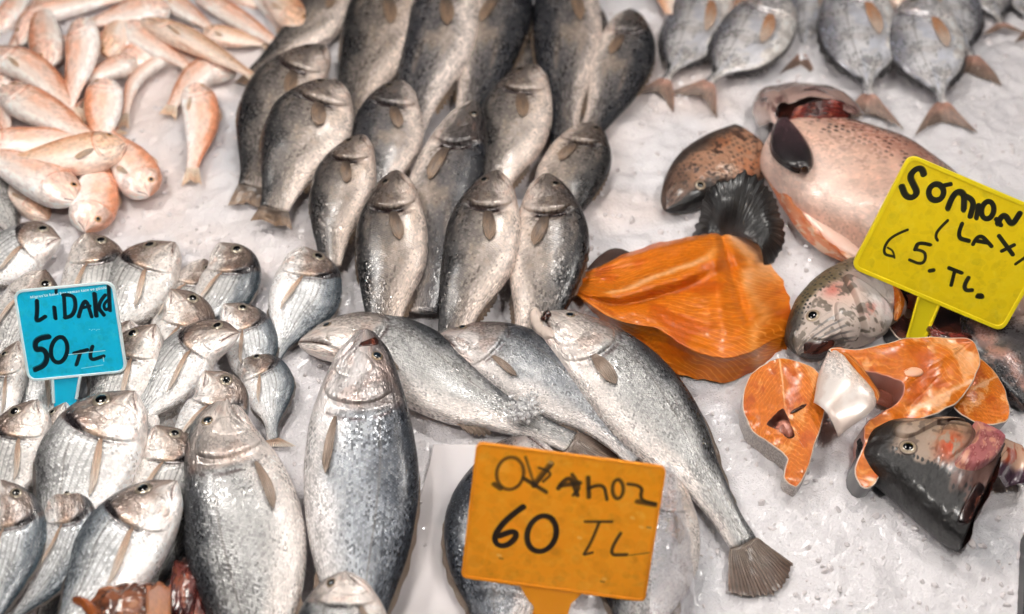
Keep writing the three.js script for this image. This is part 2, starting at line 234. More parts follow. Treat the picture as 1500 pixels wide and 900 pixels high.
// ---------------------------------------------------------------- a fish, lying on its side along a line of the ice
// pts: [px, py] places of snout ... tail root on the photograph's view of the ice; wide: depth of body; dors: which way the back points
function makeFish(kind, look, label, pts, wide, dors, o = {}) {
  const K = { ...KINDS[kind], ...(o.K ?? {}) }, D = curveOf(K.d), Vn = curveOf(K.v), T = curveOf(K.t);
  const { lift = 0, hh = 0, ht = 0, roll = 0, tint = 0 } = o;
  const mid = pts[Math.floor(pts.length / 2)], c0 = at(mid[0], mid[1], 0.02);
  // depth of the body in metres from its width in the view
  const pa = at(...pts[0], 0.02), pb = at(...pts[pts.length - 1], 0.02), tan0 = pb.clone().sub(pa).normalize(), b0 = V(0, 1, 0).cross(tan0).normalize();
  const tm = Math.max(...K.t), half = (wide / 2) / Math.hypot(pxPerM(c0, b0), pxPerM(c0, V(0, 1, 0)) * tm * 0.8);
  const P = pts.map((p, i) => { const s = i / (pts.length - 1); return at(p[0], p[1], (p[2] ?? 0) + lift + half * tm * 0.8 + lerp(hh, ht, s)); });
  const spine = new THREE.CatmullRomCurve3(P, false, 'centripetal');
  const NS = o.ns ?? 72, frames = [], S = [];
  const LUT = 120, fr = [];
  for (let i = 0; i <= LUT; i++) {
    const u = i / LUT, c = spine.getPointAt(u), t = spine.getTangentAt(u);
    const b = V(0, 1, 0).cross(t).normalize(), e = toPx(c.clone().addScaledVector(b, 0.01)), f = toPx(c);
    if ((e[0] - f[0]) * dors[0] + (e[1] - f[1]) * dors[1] < 0) b.negate();
    const n = t.clone().cross(b); if (n.y < 0) n.negate();
    const rr = roll + (o.twist ?? 0) * (u - 0.5), B = b.clone().multiplyScalar(Math.cos(rr)).addScaledVector(n, Math.sin(rr)), N = n.clone().multiplyScalar(Math.cos(rr)).addScaledVector(b, -Math.sin(rr));
    fr.push({ c, t, B, N });
  }
  const len = spine.getLength();
  const F = (u, out) => { const x = clamp(u, 0, 1) * LUT, i = Math.min(Math.floor(x), LUT - 1), k = x - i, a = fr[i], b = fr[i + 1]; out.c.lerpVectors(a.c, b.c, k); out.t.lerpVectors(a.t, b.t, k); out.B.lerpVectors(a.B, b.B, k); out.N.lerpVectors(a.N, b.N, k); return out; };
  const tmp = { c: V(), t: V(), B: V(), N: V() }, sd = Math.floor(rnd() * 1000);
  const disp = (s, q) => {
    let d = fbm(s * 6, q * 2, sd, 3) * 0.03;
    if (K.gill && K.slit) { const rim = s - K.gill * (1.03 - 0.5 * q * q); d -= K.slit * (gauss(rim - 0.012, 0.012) * sstep(0.7, 0.25, Math.abs(q + 0.02))); }
    if (K.mouth) { const m = s / K.mouth, my = -0.08 - 0.36 * m; d -= 0.05 * gauss(q - my, 0.07) * sstep(1.1, 0.85, m); }
    if (K.eye) d -= 0.035 * gauss(Math.hypot((s - K.eye[0]) * len / half, (q - K.eye[1]) * 1.1), K.eye[2] * 1.3);
    return d * half;
  };
  const surf = (s, th, out) => {                    // th: angle round the body, -90 belly .. 90 back, on to the far side
    F(s, tmp);
    const sn = Math.sin(th), cs = Math.cos(th), q = cs >= 0 ? th / (Math.PI / 2) : (Math.PI - th) / (Math.PI / 2);
    let round = 1; if (s < 0.06) round = Math.sqrt(Math.max(0, 1 - (1 - s / 0.06) ** 2)) * 0.75 + 0.25;
    const d = D(s) * half, v = Vn(s) * half, y = ((d - v) / 2 + (d + v) / 2 * sn) * round, z = Math.sign(cs) * Math.pow(Math.abs(cs), 0.7) * T(s) * half * round * (cs < 0 ? 0.85 : 1), e = disp(s, q);
    return out.copy(tmp.c).addScaledVector(tmp.B, y + sn * e).addScaledVector(tmp.N, z + cs * e);
  };
  const base = V(c0.x, 0, c0.z), root = thing(o.name, label, o.category ?? 'fish', base, o.group);
  const skin = (Array.isArray(SKIN[look]) ? SKIN[look][tint] : SKIN[look]);
  // body
  {
    const nt = o.nt ?? 36, Ps = [], U = [], I = [], p = V(), ss = [];
    for (let i = 0; i <= NS; i++) { const x = i / NS; ss.push(K.gill ? lerp(x, x * x, 0.45) * 1 : x); }
    for (const s of ss) for (let j = 0; j < nt; j++) {
      const th = -Math.PI / 2 + j / nt * Math.PI * 2; surf(s, th, p); Ps.push(p.x, p.y, p.z);
      const q = j <= nt / 2 ? j / nt * 4 - 1 : 3 - j / nt * 4; U.push(s, (q + 1) / 2);
    }
    for (let i = 0; i < NS; i++) for (let j = 0; j < nt; j++) { const a = i * nt + j, b = i * nt + (j + 1) % nt, c = a + nt, d = b + nt; I.push(a, c, b, b, c, d); }
    for (const [row, s, w] of [[0, 0, 1], [NS, 1, -1]]) { F(s, tmp); const k = Ps.length / 3, y = (D(s) - Vn(s)) / 2 * half * (s ? 1 : 0.25); p.copy(tmp.c).addScaledVector(tmp.B, y).addScaledVector(tmp.t, s ? half * (o.capOut ?? 0.04) : -half * 0.03); Ps.push(p.x, p.y, p.z); U.push(s, 0.5); for (let j = 0; j < nt; j++) { const a = row * nt + j, b = row * nt + (j + 1) % nt; w > 0 ? I.push(k, a, b) : I.push(k, b, a); } }
    const g = new THREE.BufferGeometry(); g.setAttribute('position', new THREE.Float32BufferAttribute(Ps, 3)); g.setAttribute('uv', new THREE.Float32BufferAttribute(U, 2)); g.setIndex(I);
    const A = Ps.slice(0, 3 * nt * 12); F(0.5, tmp); g.computeVertexNormals();
    const k = (Math.floor(NS / 2) * nt + Math.round(nt / 4)), nn = V().fromBufferAttribute(g.attributes.normal, k);
    if (nn.dot(tmp.N) < 0) { const ix = g.index.array; for (let i = 0; i < ix.length; i += 3) { const x = ix[i]; ix[i] = ix[i + 1]; ix[i + 1] = x; } g.computeVertexNormals(); }
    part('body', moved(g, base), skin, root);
  }
  const A1 = V(), A2 = V(), A3 = V();
  const point = (s, q, h, out) => { const th = q * Math.PI / 2; surf(s, th, A1); surf(Math.min(s + 0.008, 1), th, A2); surf(s, th + 0.03, A3); A2.sub(A1); A3.sub(A1); const n = A2.cross(A3).normalize(); F(s, tmp); const ref = tmp.N.clone().multiplyScalar(Math.cos(th)).addScaledVector(tmp.B, Math.sin(th)); if (n.dot(ref) < 0) n.negate(); return out.copy(A1).addScaledVector(n, h); };
  const patch = (poly, heightFn, rings = 9, segs = 44) => { // a plate on the skin: poly in (s, q)
    const cv = new THREE.CatmullRomCurve3(poly.map(([s, q]) => V(s, q, 0)), true, 'centripetal'), cs = poly.reduce((a, p) => a + p[0], 0) / poly.length, cq = poly.reduce((a, p) => a + p[1], 0) / poly.length;
    const rim = []; for (let j = 0; j < segs; j++) rim.push(cv.getPoint(j / segs));
    const Ps = [], U = [], I = [], p = V();
    for (let i = 0; i <= rings; i++) { const r = i === 0 ? 0.001 : 1 - (1 - i / rings) ** 1.6; for (const e of rim) { const s = lerp(cs, e.x, r), q = lerp(cq, e.y, r); point(s, q, heightFn(r, s, q), p); Ps.push(p.x, p.y, p.z); U.push(s, (q + 1) / 2); } }
    for (let i = 0; i < rings; i++) for (let j = 0; j < segs; j++) { const a = i * segs + j, b = i * segs + (j + 1) % segs; I.push(a, a + segs, b, b, a + segs, b + segs); }
    const g = new THREE.BufferGeometry(); g.setAttribute('position', new THREE.Float32BufferAttribute(Ps, 3)); g.setAttribute('uv', new THREE.Float32BufferAttribute(U, 2)); g.setIndex(I); g.computeVertexNormals();
    F(cs, tmp); if (V().fromBufferAttribute(g.attributes.normal, segs * 3).dot(tmp.N) < 0) { const ix = g.index.array; for (let i = 0; i < ix.length; i += 3) { const x = ix[i]; ix[i] = ix[i + 1]; ix[i + 1] = x; } g.computeVertexNormals(); }
    return moved(g, base);
  };
  const noHead = o.noHead;
  if (K.gill && !noHead && !o.noGill) {
    const G = K.gill, up = (0.05 + K.slit * 0.35) * half;
    part('gill_cover', patch([[G * 0.62, 0.5], [G * 0.8, 0.56], [G * 0.92, 0.42], [G * 1.0, 0.24], [G * 1.035, 0.0], [G * 0.99, -0.28], [G * 0.88, -0.54], [G * 0.7, -0.74], [G * 0.56, -0.6], [G * 0.5, -0.1]],
      (r, s, q) => up * (0.2 + 0.8 * sstep(G * 0.6, G * 0.98, s) * sstep(0.75, 0.3, Math.abs(q + 0.05))) * (1 - sstep(0.84, 1, r) * 1.3)), skin, root);
    if (!o.small) {
      part('cheek', patch([[G * 0.4, 0.16], [G * 0.58, 0.3], [G * 0.7, 0.0], [G * 0.66, -0.4], [G * 0.5, -0.6], [G * 0.36, -0.45]], (r) => 0.028 * half * (1 - sstep(0.8, 1, r) * 1.3)), skin, root);
      part('upper_jaw', patch([[0.004, 0.06], [K.mouth * 0.5, -0.02], [K.mouth, -0.24], [K.mouth * 1.12, -0.42], [K.mouth * 0.9, -0.44], [K.mouth * 0.4, -0.2], [0.004, -0.06]], (r) => 0.035 * half * (1 - sstep(0.75, 1, r) * 1.3), 6, 30), skin, root);
    }
  }
  if (K.eye && !noHead) {
    let [es, eq, er] = K.eye;
    if (o.eyePx) { let best = 1e9; const p = V(); for (let i = 1; i < 50; i++) for (let j = -18; j < 19; j++) { point(i / 80, j / 20, 0, p); const e = toPx(p), d = Math.hypot(e[0] - o.eyePx[0], e[1] - o.eyePx[1]); if (d < best) { best = d; es = i / 80; eq = j / 20; } } }
    const r = er * half * (o.eyeScale ?? 1), c = point(es, eq, 0, V()), n = point(es, eq, 1, V()).sub(c).normalize();
    const dome = (rad, z, hgt, seg) => { const g = new THREE.SphereGeometry(1, seg, Math.round(seg / 2), 0, Math.PI * 2, 0, Math.PI * 0.55); g.scale(rad, hgt, rad); g.applyQuaternion(new THREE.Quaternion().setFromUnitVectors(V(0, 1, 0), n)); return g.translate(c.x + n.x * z - base.x, c.y + n.y * z - base.y, c.z + n.z * z - base.z); };
    const iris = o.iris ?? IRIS[kind] ?? IRIS.salmon;
    const e = part('eye', dome(r, -0.03 * r, r * 0.28, 22), iris, root);
    part('pupil', dome(r * 0.68, 0.08 * r, r * 0.24, 18), PUPILS[kind] ?? PUPIL, e);
    if (!o.small) {
      const ring = new THREE.TorusGeometry(r * 1.02, r * 0.1, 8, 26); ring.applyQuaternion(new THREE.Quaternion().setFromUnitVectors(V(0, 0, 1), n)); ring.translate(c.x - base.x, c.y - base.y, c.z - base.z);
      const uv = ring.attributes.uv; for (let i = 0; i < uv.count; i++) uv.setXY(i, es + 0.01 * Math.cos(i), (eq + 1) / 2 + 0.02 * Math.sin(i));
      part('eye_rim', ring, skin, e);
    }
  }
  const fin = FIN[kind] ?? FIN.salmon;
  if (K.pec && o.pec !== false) {
    const [s0, q0, s1, q1, w] = K.pec, p = V(), sp = o.pecSpread ?? 1;
    part('pectoral_fin', moved(shell((u, v, out) => {
      const x = v * 2 - 1, ww = w * sp * Math.max(u < 0.4 ? 0.34 + 0.9 * u : 0, Math.sqrt(Math.max(0.01, 1 - ((u - 0.5) / 0.52) ** 2))) * (0.75 + 0.3 * u), uu = u * (1 - 0.06 * x * x * u + 0.05 * x * u);
      point(lerp(s0, s1, uu), lerp(q0, q1, uu) + x * ww, (0.02 + 0.06 * Math.sin(uu * 2.4) + 0.01 * Math.sin(x * 24) * u) * half + 0.0004, out);
    }, 16, 28, 0.012 * half), base), fin, root);
  }
  const edgeFin = (name, range, sign, mat) => {
    const [s0, s1, hgt] = range;
    part(name, moved(shell((u, v, out) => {
      const s = lerp(s0, s1, u), shape = Math.pow(Math.sin(Math.PI * clamp(u * 0.94 + 0.03, 0, 1)), 0.55) * (0.9 + 0.22 * Math.sin(u * 46) * v), h2 = hgt * half * shape;
      F(clamp(s + v * 0.03, 0, 1), tmp); const e = (sign > 0 ? D(s) : Vn(s)) * half;
      out.copy(tmp.c).addScaledVector(tmp.B, sign * (e - 0.02 * half + v * h2)).addScaledVector(tmp.N, (0.04 * Math.sin(u * 40) * v - 0.12 * v * v * (hgt / 0.15)) * half);
      out.y = Math.max(out.y, 0.002);
    }, 40, 5, 0.012 * half), base), mat, root);
  };
  if (K.dorsal && o.dorsal !== false) edgeFin('dorsal_fin', K.dorsal, 1, EDGE[kind] ?? fin);
  if (K.anal && o.anal !== false && !o.small) edgeFin('anal_fin', K.anal, -1, EDGE[kind] ?? fin);
  if (K.tail && o.tail !== false) {
    const [tl, spread, fork] = K.tail, L = tl * len * (o.tailLen ?? 1), f1 = F(1, { c: V(), t: V(), B: V(), N: V() }), w0 = (D(1) + Vn(1)) / 2 * half, m0 = (D(1) - Vn(1)) / 2 * half;
    const bend = o.tailBend ?? 0;
    part('tail_fin', moved(shell((u, v, out) => {
      const x = v * 2 - 1, l = L * (1 - fork * (1 - Math.pow(Math.abs(x), 1.2))) * (1 - (fork === 0 ? 0.3 * x * x : 0)) * (1 - 0.05 * Math.abs(Math.sin(x * 20)) * u - 0.07 * u * Math.abs(noise(x * 9, sd, 15))), ww = lerp(w0 * 0.95, spread * half * (o.tailSpread ?? 1), Math.pow(u, 0.8));
      out.copy(f1.c).addScaledVector(f1.t, l * u * (1 - 0.06 * x * x) - 0.02 * L).addScaledVector(f1.B, m0 + x * ww + bend * u * u * L).addScaledVector(f1.N, (0.08 * Math.sin(x * 5 + sd) + 0.05 * noise(x * 4, u * 3, sd) + 0.012 * Math.sin(x * 60)) * half * u);
      out.y = Math.max(lerp(out.y, Math.max(0.004 + (o.tailUp ?? 0), out.y - 0.5 * L), u * 0.75), 0.004);
    }, 16, 44, (u) => lerp(0.06, 0.012, Math.min(1, u * 3)) * half), base), TAILFIN[kind] ?? fin, root);
  }
  return { root, base, F, point, surf, patch, half, len, D, Vn, T, skin };
}

// ---------------------------------------------------------------- lamps over the stall (outside the frame)
const LAMP_PLACE = ['the red mullet end', 'the sea bass rows', 'the salmon end', 'the bream side of the front edge', 'the orange sign side of the front edge'];
for (const [i, [x, y, z, power]] of LAMPS.entries()) {
  const t = thing('pendant_lamp', 'white pendant lamp hanging over ' + LAMP_PLACE[i], 'lamp', V(x, y, z), 'pendant lamps over the counter');
  part('lamp_shade', new THREE.LatheGeometry([[0.03, 0.16], [0.045, 0.15], [0.09, 0.09], [0.15, -0.01], [0.146, -0.012], [0.086, 0.085], [0.04, 0.145]].map((p) => new THREE.Vector2(...p)), 32), std('#e8e6e0', { side: THREE.DoubleSide }), t);
  part('bulb', new THREE.SphereGeometry(0.05, 24, 16), new THREE.MeshStandardMaterial({ color: '#ffffff', emissive: LAMP_COLOR, emissiveIntensity: 6 }), t);
  part('cable', new THREE.CylinderGeometry(0.004, 0.004, 0.6, 8).translate(0, 0.45, 0), std('#202020'), t);
  const s = new THREE.PointLight(LAMP_COLOR, power); s.shadow.radius = 2.4; s.castShadow = true; t.add(s);
}

// ---------------------------------------------------------------- the bed of crushed ice
const iceBump = texture(1024, 1024, (u, v, o) => {
  const w = (f) => { const i = u * f, j = v * f; let best = 9, id = 0; for (let a = -1; a <= 1; a++) for (let b = -1; b <= 1; b++) { const ci = Math.floor(i) + a, cj = Math.floor(j) + b, wi = ((ci % f) + f) % f, wj = ((cj % f) + f) % f, d = Math.hypot(ci + hash(wi, wj, 1) - i, cj + hash(wi, wj, 2) - j); if (d < best) { best = d; id = hash(wi, wj, 3); } } return [best, id]; };
  const a = w(90), b = w(200); o[0] = o[1] = o[2] = 255 * clamp(0.55 * (1 - a[0]) * (0.4 + a[1]) + 0.45 * (1 - b[0]) * (0.3 + b[1]), 0, 1);
}, false, true);
const iceColor = texture(512, 512, (u, v, o) => {
  o[0] = 226; o[1] = 222; o[2] = 224; const n = fbm(u * 6, v * 6, 30, 4);
  mixc(o, [222, 209, 205], sstep(0.1, 0.5, n)); mixc(o, [204, 203, 207], sstep(0.1, 0.5, fbm(u * 9, v * 9, 36, 4)));
}, true);
const iceY = (x, z) => 0.002 + 0.011 * fbm(x * 7, z * 7, 20, 3) + 0.0068 * fbm(x * 30, z * 30, 24, 3) + 0.003 * Math.max(0, noise(x * 60, z * 60, 26)) + 0.0014 * Math.abs(noise(x * 120, z * 120, 27)) + 0.0006 * noise(x * 260, z * 260, 28);
const ICE = new THREE.MeshPhysicalMaterial({ map: iceColor, bumpMap: iceBump, bumpScale: 0.0011, roughness: 0.4, clearcoat: 0.3, clearcoatRoughness: 0.12 });
{
  const X = 1.15, Z0 = -1.05, Z1 = 0.85, nx = 620, nz = 520;
  const g = gridGeo((u, v, p) => { const x = lerp(-X, X, u), z = lerp(Z0, Z1, v); p.set(x, iceY(x, z), z); }, nx, nz);
  const P = g.attributes.position, uv = g.attributes.uv; for (let i = 0; i < P.count; i++) uv.setXY(i, P.getX(i) / 0.32, P.getZ(i) / 0.32);
  iceColor.wrapS = iceColor.wrapT = THREE.RepeatWrapping; iceColor.repeat.set(0.21, 0.21);
  structure('ice_bed', g, ICE);
  // loose grains of crushed ice: a mass nobody could count
  const grain = new THREE.IcosahedronGeometry(1, 0); { const p = grain.attributes.position; for (let i = 0; i < p.count; i++) { const h = 0.7 + 0.6 * hash(Math.round(p.getX(i) * 50), Math.round(p.getY(i) * 50), Math.round(p.getZ(i) * 50)); p.setXYZ(i, p.getX(i) * h, p.getY(i) * h, p.getZ(i) * h); } grain.computeVertexNormals(); }
  const N = 16000, im = new THREE.InstancedMesh(grain, new THREE.MeshPhysicalMaterial({ color: '#e2dbdb', roughness: 0.2, clearcoat: 0.5, clearcoatRoughness: 0.1 }), N), m = new THREE.Matrix4(), q = new THREE.Quaternion(), e = new THREE.Euler();
  for (let i = 0; i < N; i++) {
    const x = (rnd() * 2 - 1) * 1.0, z = lerp(-0.8, 0.62, rnd()), r = 0.0007 + 0.0032 * rnd() ** 5; e.set(rnd() * 6, rnd() * 6, rnd() * 6); q.setFromEuler(e);
    m.compose(V(x, iceY(x, z) + r * 0.3, z), q, V(r * (0.7 + rnd()), r * 0.8, r * (0.7 + rnd()))); im.setMatrixAt(i, m);
  }
  im.name = 'ice_grains'; im.userData = { kind: 'stuff', label: 'loose grains of crushed ice over the white ice bed', category: 'crushed ice' }; im.receiveShadow = im.castShadow = true; scene.add(im);
}

// ---------------------------------------------------------------- sea bass, heads up the slope
const BASS = [
  // label, points snout..tail root, width, back towards, options
  ['grey sea bass beside the red mullet heap, only its tail half in view', [[500, -48], [465, 28], [392, 92]], 72, [-1, -1], { hh: 0.02, tailBend: 0 }],
  ['sea bass farthest left in the back row, one head over from the red mullet', [[572, -50], [550, 60], [514, 165]], 98, [-1, 0], { hh: 0.03 }],
  ['brown sea bass in the back row, right of the leftmost back one', [[668, -52], [640, 60], [604, 182]], 104, [-1, 0], { hh: 0.03, look: 'bass_dark' }],
  ['back row sea bass with a blue dark back on its right side', [[750, -52], [722, 60], [686, 170]], 94, [1, 0], { hh: 0.028, look: 'bass_dark', roll: 0.1 }],
  ['small pale sea bass almost hidden between two of the back row', [[765, 30], [764, 90], [762, 150]], 60, [1, 0], { hh: 0.0 }],
  ['dull grey sea bass in the back row, second from the right', [[836, -70], [828, 60], [826, 186]], 96, [-1, 0], { hh: 0.026, look: 'bass_dark', tint: 1 }],
  ['pale sea bass mostly hidden behind the rightmost back row fish', [[874, 8], [864, 90], [850, 188]], 60, [1, 0], { hh: -0.004, lift: 0 }],
  ['rightmost sea bass of the back row with a nearly black back', [[924, 14], [908, 110], [868, 188]], 86, [1, 0.2], { hh: 0.02, look: 'bass_dark', roll: 0.12 }],
  ['sea bass at the left edge of the shoal, behind the largest one', [[474, 66], [406, 150], [374, 250]], 96, [-1, 0], { hh: 0.03 }],
  ['sea bass with its head beside an orange finned neighbour, third row middle', [[780, 94], [752, 180], [718, 285]], 98, [-1, 0], { hh: 0.036, lift: 0.006 }],
  ['short dark sea bass between the largest one and the blue backed one', [[586, 118], [568, 190], [552, 285]], 94, [-1, 0], { hh: 0.036, lift: 0.008, look: 'bass_dark' }],
  ['sea bass on the right edge of the shoal, lying by bare ice', [[868, 180], [846, 238], [812, 330]], 94, [1, 0], { hh: 0.02, roll: 0.1 }],
  ['largest left sea bass with a shiny grey flank and tail on the ice', [[492, 118], [440, 210], [402, 306]], 112, [-1, 0], { hh: 0.04, lift: 0.012, tailLen: 0.8 }],
  ['sea bass with a deep blue black back and an orange pectoral fin', [[694, 148], [660, 250], [628, 420]], 100, [1, 0], { hh: 0.05, lift: 0.012, look: 'bass_dark', roll: 0.14 }],
  ['small sea bass with its tail pointing at the sea bream below it', [[530, 198], [496, 290], [486, 372]], 86, [-1, 0], { hh: 0.05, lift: 0.012, tailLen: 0.7 }],
  ['sea bass standing upright above the crossed meagre, eye showing', [[580, 250], [572, 360], [562, 486]], 96, [-1, 0], { hh: 0.06, lift: 0.008 }],
  ['sea bass with a brown pectoral fin, second from right in the front row', [[728, 250], [702, 365], [664, 486]], 100, [-1, 0], { hh: 0.055, lift: 0.01 }],
  ['front row sea bass touching the orange fillet, dark back on the right', [[800, 255], [806, 365], [778, 500]], 104, [1, 0], { hh: 0.05, lift: 0.008, roll: 0.1 }],
  ['sea bass tail lying on the ice between two front row fish', [[650, 380], [632, 410], [622, 438]], 46, [-1, 0], { hh: 0, K: { gill: 0, eye: null, mouth: 0, pec: null } }],
];
const longer = (pts, k) => { const a = pts[pts.length - 2], b = pts[pts.length - 1]; return [...pts.slice(0, -1), [b[0] + (b[0] - a[0]) * k, b[1] + (b[1] - a[1]) * k]]; };
for (const [i, [label, pts, w, d, o]] of BASS.entries()) makeFish('bass', o.look ?? 'bass', label, longer(pts, i === 12 || i === 18 ? 0 : 0.22), w * 1.08, d, { tail: [0, 8, 12, 18].includes(i), roll: (rnd() - 0.5) * 0.3, name: 'sea_bass', group: 'sea bass laid in rows', tint: Math.floor(rnd() * 3), ns: 84, ...o });

// ---------------------------------------------------------------- striped sea bream, far right corner
const PORGY = [
  ['silver sea bream at the left end of the far right row', [[1052, -34], [1022, 38], [976, 116]], 92, [-1, -0.3], { hh: 0.01, tailBend: 0.1 }],
  ['silver sea bream mostly hidden, its dark tail behind the salmon gill', [[1200, -60], [1186, 20], [1176, 80]], 70, [-1, 0], { hh: 0.0, lift: -0.004 }],
  ['silver sea bream with an orange pectoral fin and tail bent left', [[1146, -8], [1100, 60], [1040, 120]], 104, [-1, -0.3], { hh: 0.02, lift: 0.006 }],
  ['silver sea bream behind the last two, tail stretched to the right', [[1366, -60], [1392, 20], [1424, 82]], 96, [1, 0], { hh: 0.0, tailBend: -0.2, tailLen: 1.2 }],
  ['broad silver sea bream in the middle of the far right row', [[1258, -32], [1258, 50], [1272, 138]], 116, [-1, 0], { hh: 0.022, lift: 0.008 }],
  ['silver sea bream whose forked tail points straight down on bare ice', [[1352, -6], [1358, 76], [1380, 150]], 112, [-1, 0], { hh: 0.022, lift: 0.01 }],
  ['dark finned sea bream cut by the top edge near the right corner', [[1420, -70], [1446, -10], [1468, 34]], 80, [1, 0], { hh: 0.0, tailLen: 0.5, tint: 1 }],
  ['brown sea bream in the far right corner of the ice', [[1500, -60], [1505, -8], [1512, 40]], 66, [1, 0], { hh: 0, tint: 1 }],
];
for (const [label, pts, w, d, o] of PORGY) makeFish('porgy', 'porgy', label, pts, w * 0.98, d, { name: 'silver_bream', group: 'silver sea bream in the far right row', tint: Math.floor(rnd() * 3), ns: 64, ...o });
const PINKS = [
  ['pinkish fish cut off by the top edge, above the far right row start', [[962, -50], [972, -20], [980, 20]], 40, [-1, 0]],
  ['pinkish fish head lying on top of the second silver bream', [[1094, 22], [1110, -10], [1130, -50]], 60, [-1, 0]],
  ['pinkish brown fish head wedged above the two rightmost silver breams', [[1330, 16], [1318, -12], [1306, -50]], 50, [1, 0]],
];
for (const [label, pts, w, d] of PINKS) makeFish('mullet', 'mullet_tan', label, pts, w, d, { name: 'pink_fish', lift: 0.02, small: true, tail: false, ns: 44, nt: 28 });

// ---------------------------------------------------------------- red mullet heap, far left
const MULLET = [
  // bottom layer; the shadowed ones are filler added to darken the gaps
  ['red mullet at the bottom of the heap by the left edge', [[60, 120], [20, 150], [-30, 190]], 44, [0, -1], -0.004],
  ['red mullet buried under the crossing pair, only its orange back showing', [[96, 160], [124, 168], [160, 190]], 44, [0, -1], -0.004],
  ['shadowed filler red mullet under the upright one near the heap centre', [[220, 50], [150, 70], [80, 60]], 44, [0, -1], -0.006],
  ['shadowed filler red mullet low in the heap below the long tan one', [[170, 110], [230, 80], [300, 90]], 40, [0, -1], -0.006],
  ['shadowed filler red mullet under the two at the left edge', [[-10, 150], [50, 140], [110, 120]], 44, [0, -1], -0.006],
  ['shadowed filler red mullet under the pointed one', [[190, 250], [120, 250], [40, 236]], 44, [0, -1], -0.006],
  ['red mullet in the top left corner, grey and half in view', [[-6, 48], [14, 22], [36, -14]], 36, [-1, 0], 0.0],
  ['slim pale red mullet slanting beside the top left corner fish', [[58, -4], [40, 34], [14, 74]], 24, [-1, 0], 0.01],
  ['orange red mullet curved along the top edge of the heap', [[28, 66], [54, 26], [110, 8], [190, -6]], 28, [-1, -1], 0.012],
  ['white bellied red mullet at the top centre with an orange tail', [[250, 12], [205, 20], [150, 30]], 38, [0, -1], 0.012],
  ['pale red mullet lying down-right from the top edge', [[226, -16], [268, 14], [306, 40]], 32, [0, -1], 0.008],
  ['long white red mullet near the top, reaching towards the sea bass', [[282, -12], [340, 22], [404, 64]], 28, [0, -1], 0.014, 'mullet'],
  ['small reddish mullet with a dark tail under the long white one', [[298, 44], [330, 54], [376, 62]], 28, [0, -1], 0.006, 'mullet_tan'],
  ['pale red mullet between the long white one and the rosy head', [[370, -30], [384, 0], [404, 34]], 26, [1, 0], 0.004],
  ['rosy mullet head at the right end of the heap, nose to the sea bass', [[446, 46], [418, 12], [386, -30]], 46, [1, -1], 0.016, 'mullet_tan'],
  ['grey backed red mullet cut by the top edge above the white one', [[330, -22], [360, -2], [400, 10]], 26, [0, -1], 0.0, 'mullet_tan'],
  // middle layer
  ['red mullet diving head first below the orange curved one', [[74, 98], [66, 60], [62, 8]], 46, [-1, 0], 0.018],
  ['short red mullet diving head first, right of the upright one', [[160, 84], [166, 60], [182, 18]], 40, [-1, 0], 0.014, 'mullet_tan'],
  ['white and rust red mullet laid sideways below the short diving one', [[200, 86], [168, 100], [128, 116]], 28, [0, -1], 0.016],
  ['broad red mullet with a yellowish belly behind the long tan one', [[184, 28], [212, 58], [262, 90]], 42, [0, -1], 0.012],
  ['long tan mullet reaching diagonally to the bare ice', [[206, 28], [270, 56], [350, 100]], 38, [0, -1], 0.024, 'mullet_tan'],
  ['pale mullet arched in a bow round the patch of bare ice', [[290, 88], [240, 88], [200, 116], [186, 158]], 24, [-1, -1], 0.008],
  ['white curled mullet on the ice behind the upright single one', [[346, 108], [304, 104], [276, 126], [256, 150]], 36, [0, -1], 0.004],
  ['single red mullet lying upright alone on the ice', [[284, 122], [296, 175], [284, 234]], 50, [1, 0], 0.006],
  ['upright red mullet with its tail pointing down in the heap centre', [[118, 26], [120, 80], [104, 146]], 48, [-1, 0], 0.026],
  ['upright dusky mullet with a white tail end right of the crossing pair', [[154, 116], [150, 160], [148, 206]], 52, [-1, 0], 0.02],
  ['large red mullet from the left edge, tail under the upright one', [[-24, 76], [44, 100], [96, 150]], 46, [0, -1], 0.026],
  ['white mullet at the left edge beside the plump one', [[2, 108], [0, 150], [10, 188]], 34, [-1, 0], 0.012],
  ['plump red mullet with a rosy head, tail to the right', [[0, 130], [50, 156], [122, 196]], 50, [0, -1], 0.028],
  ['slender white mullet stretched across the heap from the left edge', [[-40, 214], [40, 210], [124, 200]], 36, [0, -1], 0.024],
  ['tan mullet with a pointed snout aimed at the bare ice', [[184, 211], [120, 226], [30, 236]], 44, [0, -1], 0.032, 'mullet_tan'],
  ['mullet at the right edge of the heap, head down with white cheek', [[218, 288], [198, 250], [164, 206]], 60, [1, 0], 0.012],
  ['mullet lowest on the heap, head down with a white cheek and brown belly', [[124, 340], [140, 296], [142, 240]], 62, [1, 0], 0.012],
  ['large pale mullet with its eye facing up, lower left of the heap', [[114, 298], [66, 266], [-20, 224]], 60, [0, -1], 0.024],
  ['dull mullet under the large pale one at the left edge', [[70, 322], [34, 290], [-10, 250]], 40, [0, -1], 0.0, 'mullet_tan'],
];
for (const [label, pts, w, d, lift, look] of MULLET) makeFish('mullet', look ?? 'mullet', label, longer(pts, 0.2), w * 1.14, d, { name: 'red_mullet', group: 'red mullet in a heap', lift, small: true, pec: rnd() < 0.35, tint: Math.floor(rnd() * 3), ns: 52, nt: 30, roll: (rnd() - 0.5) * 0.5 });

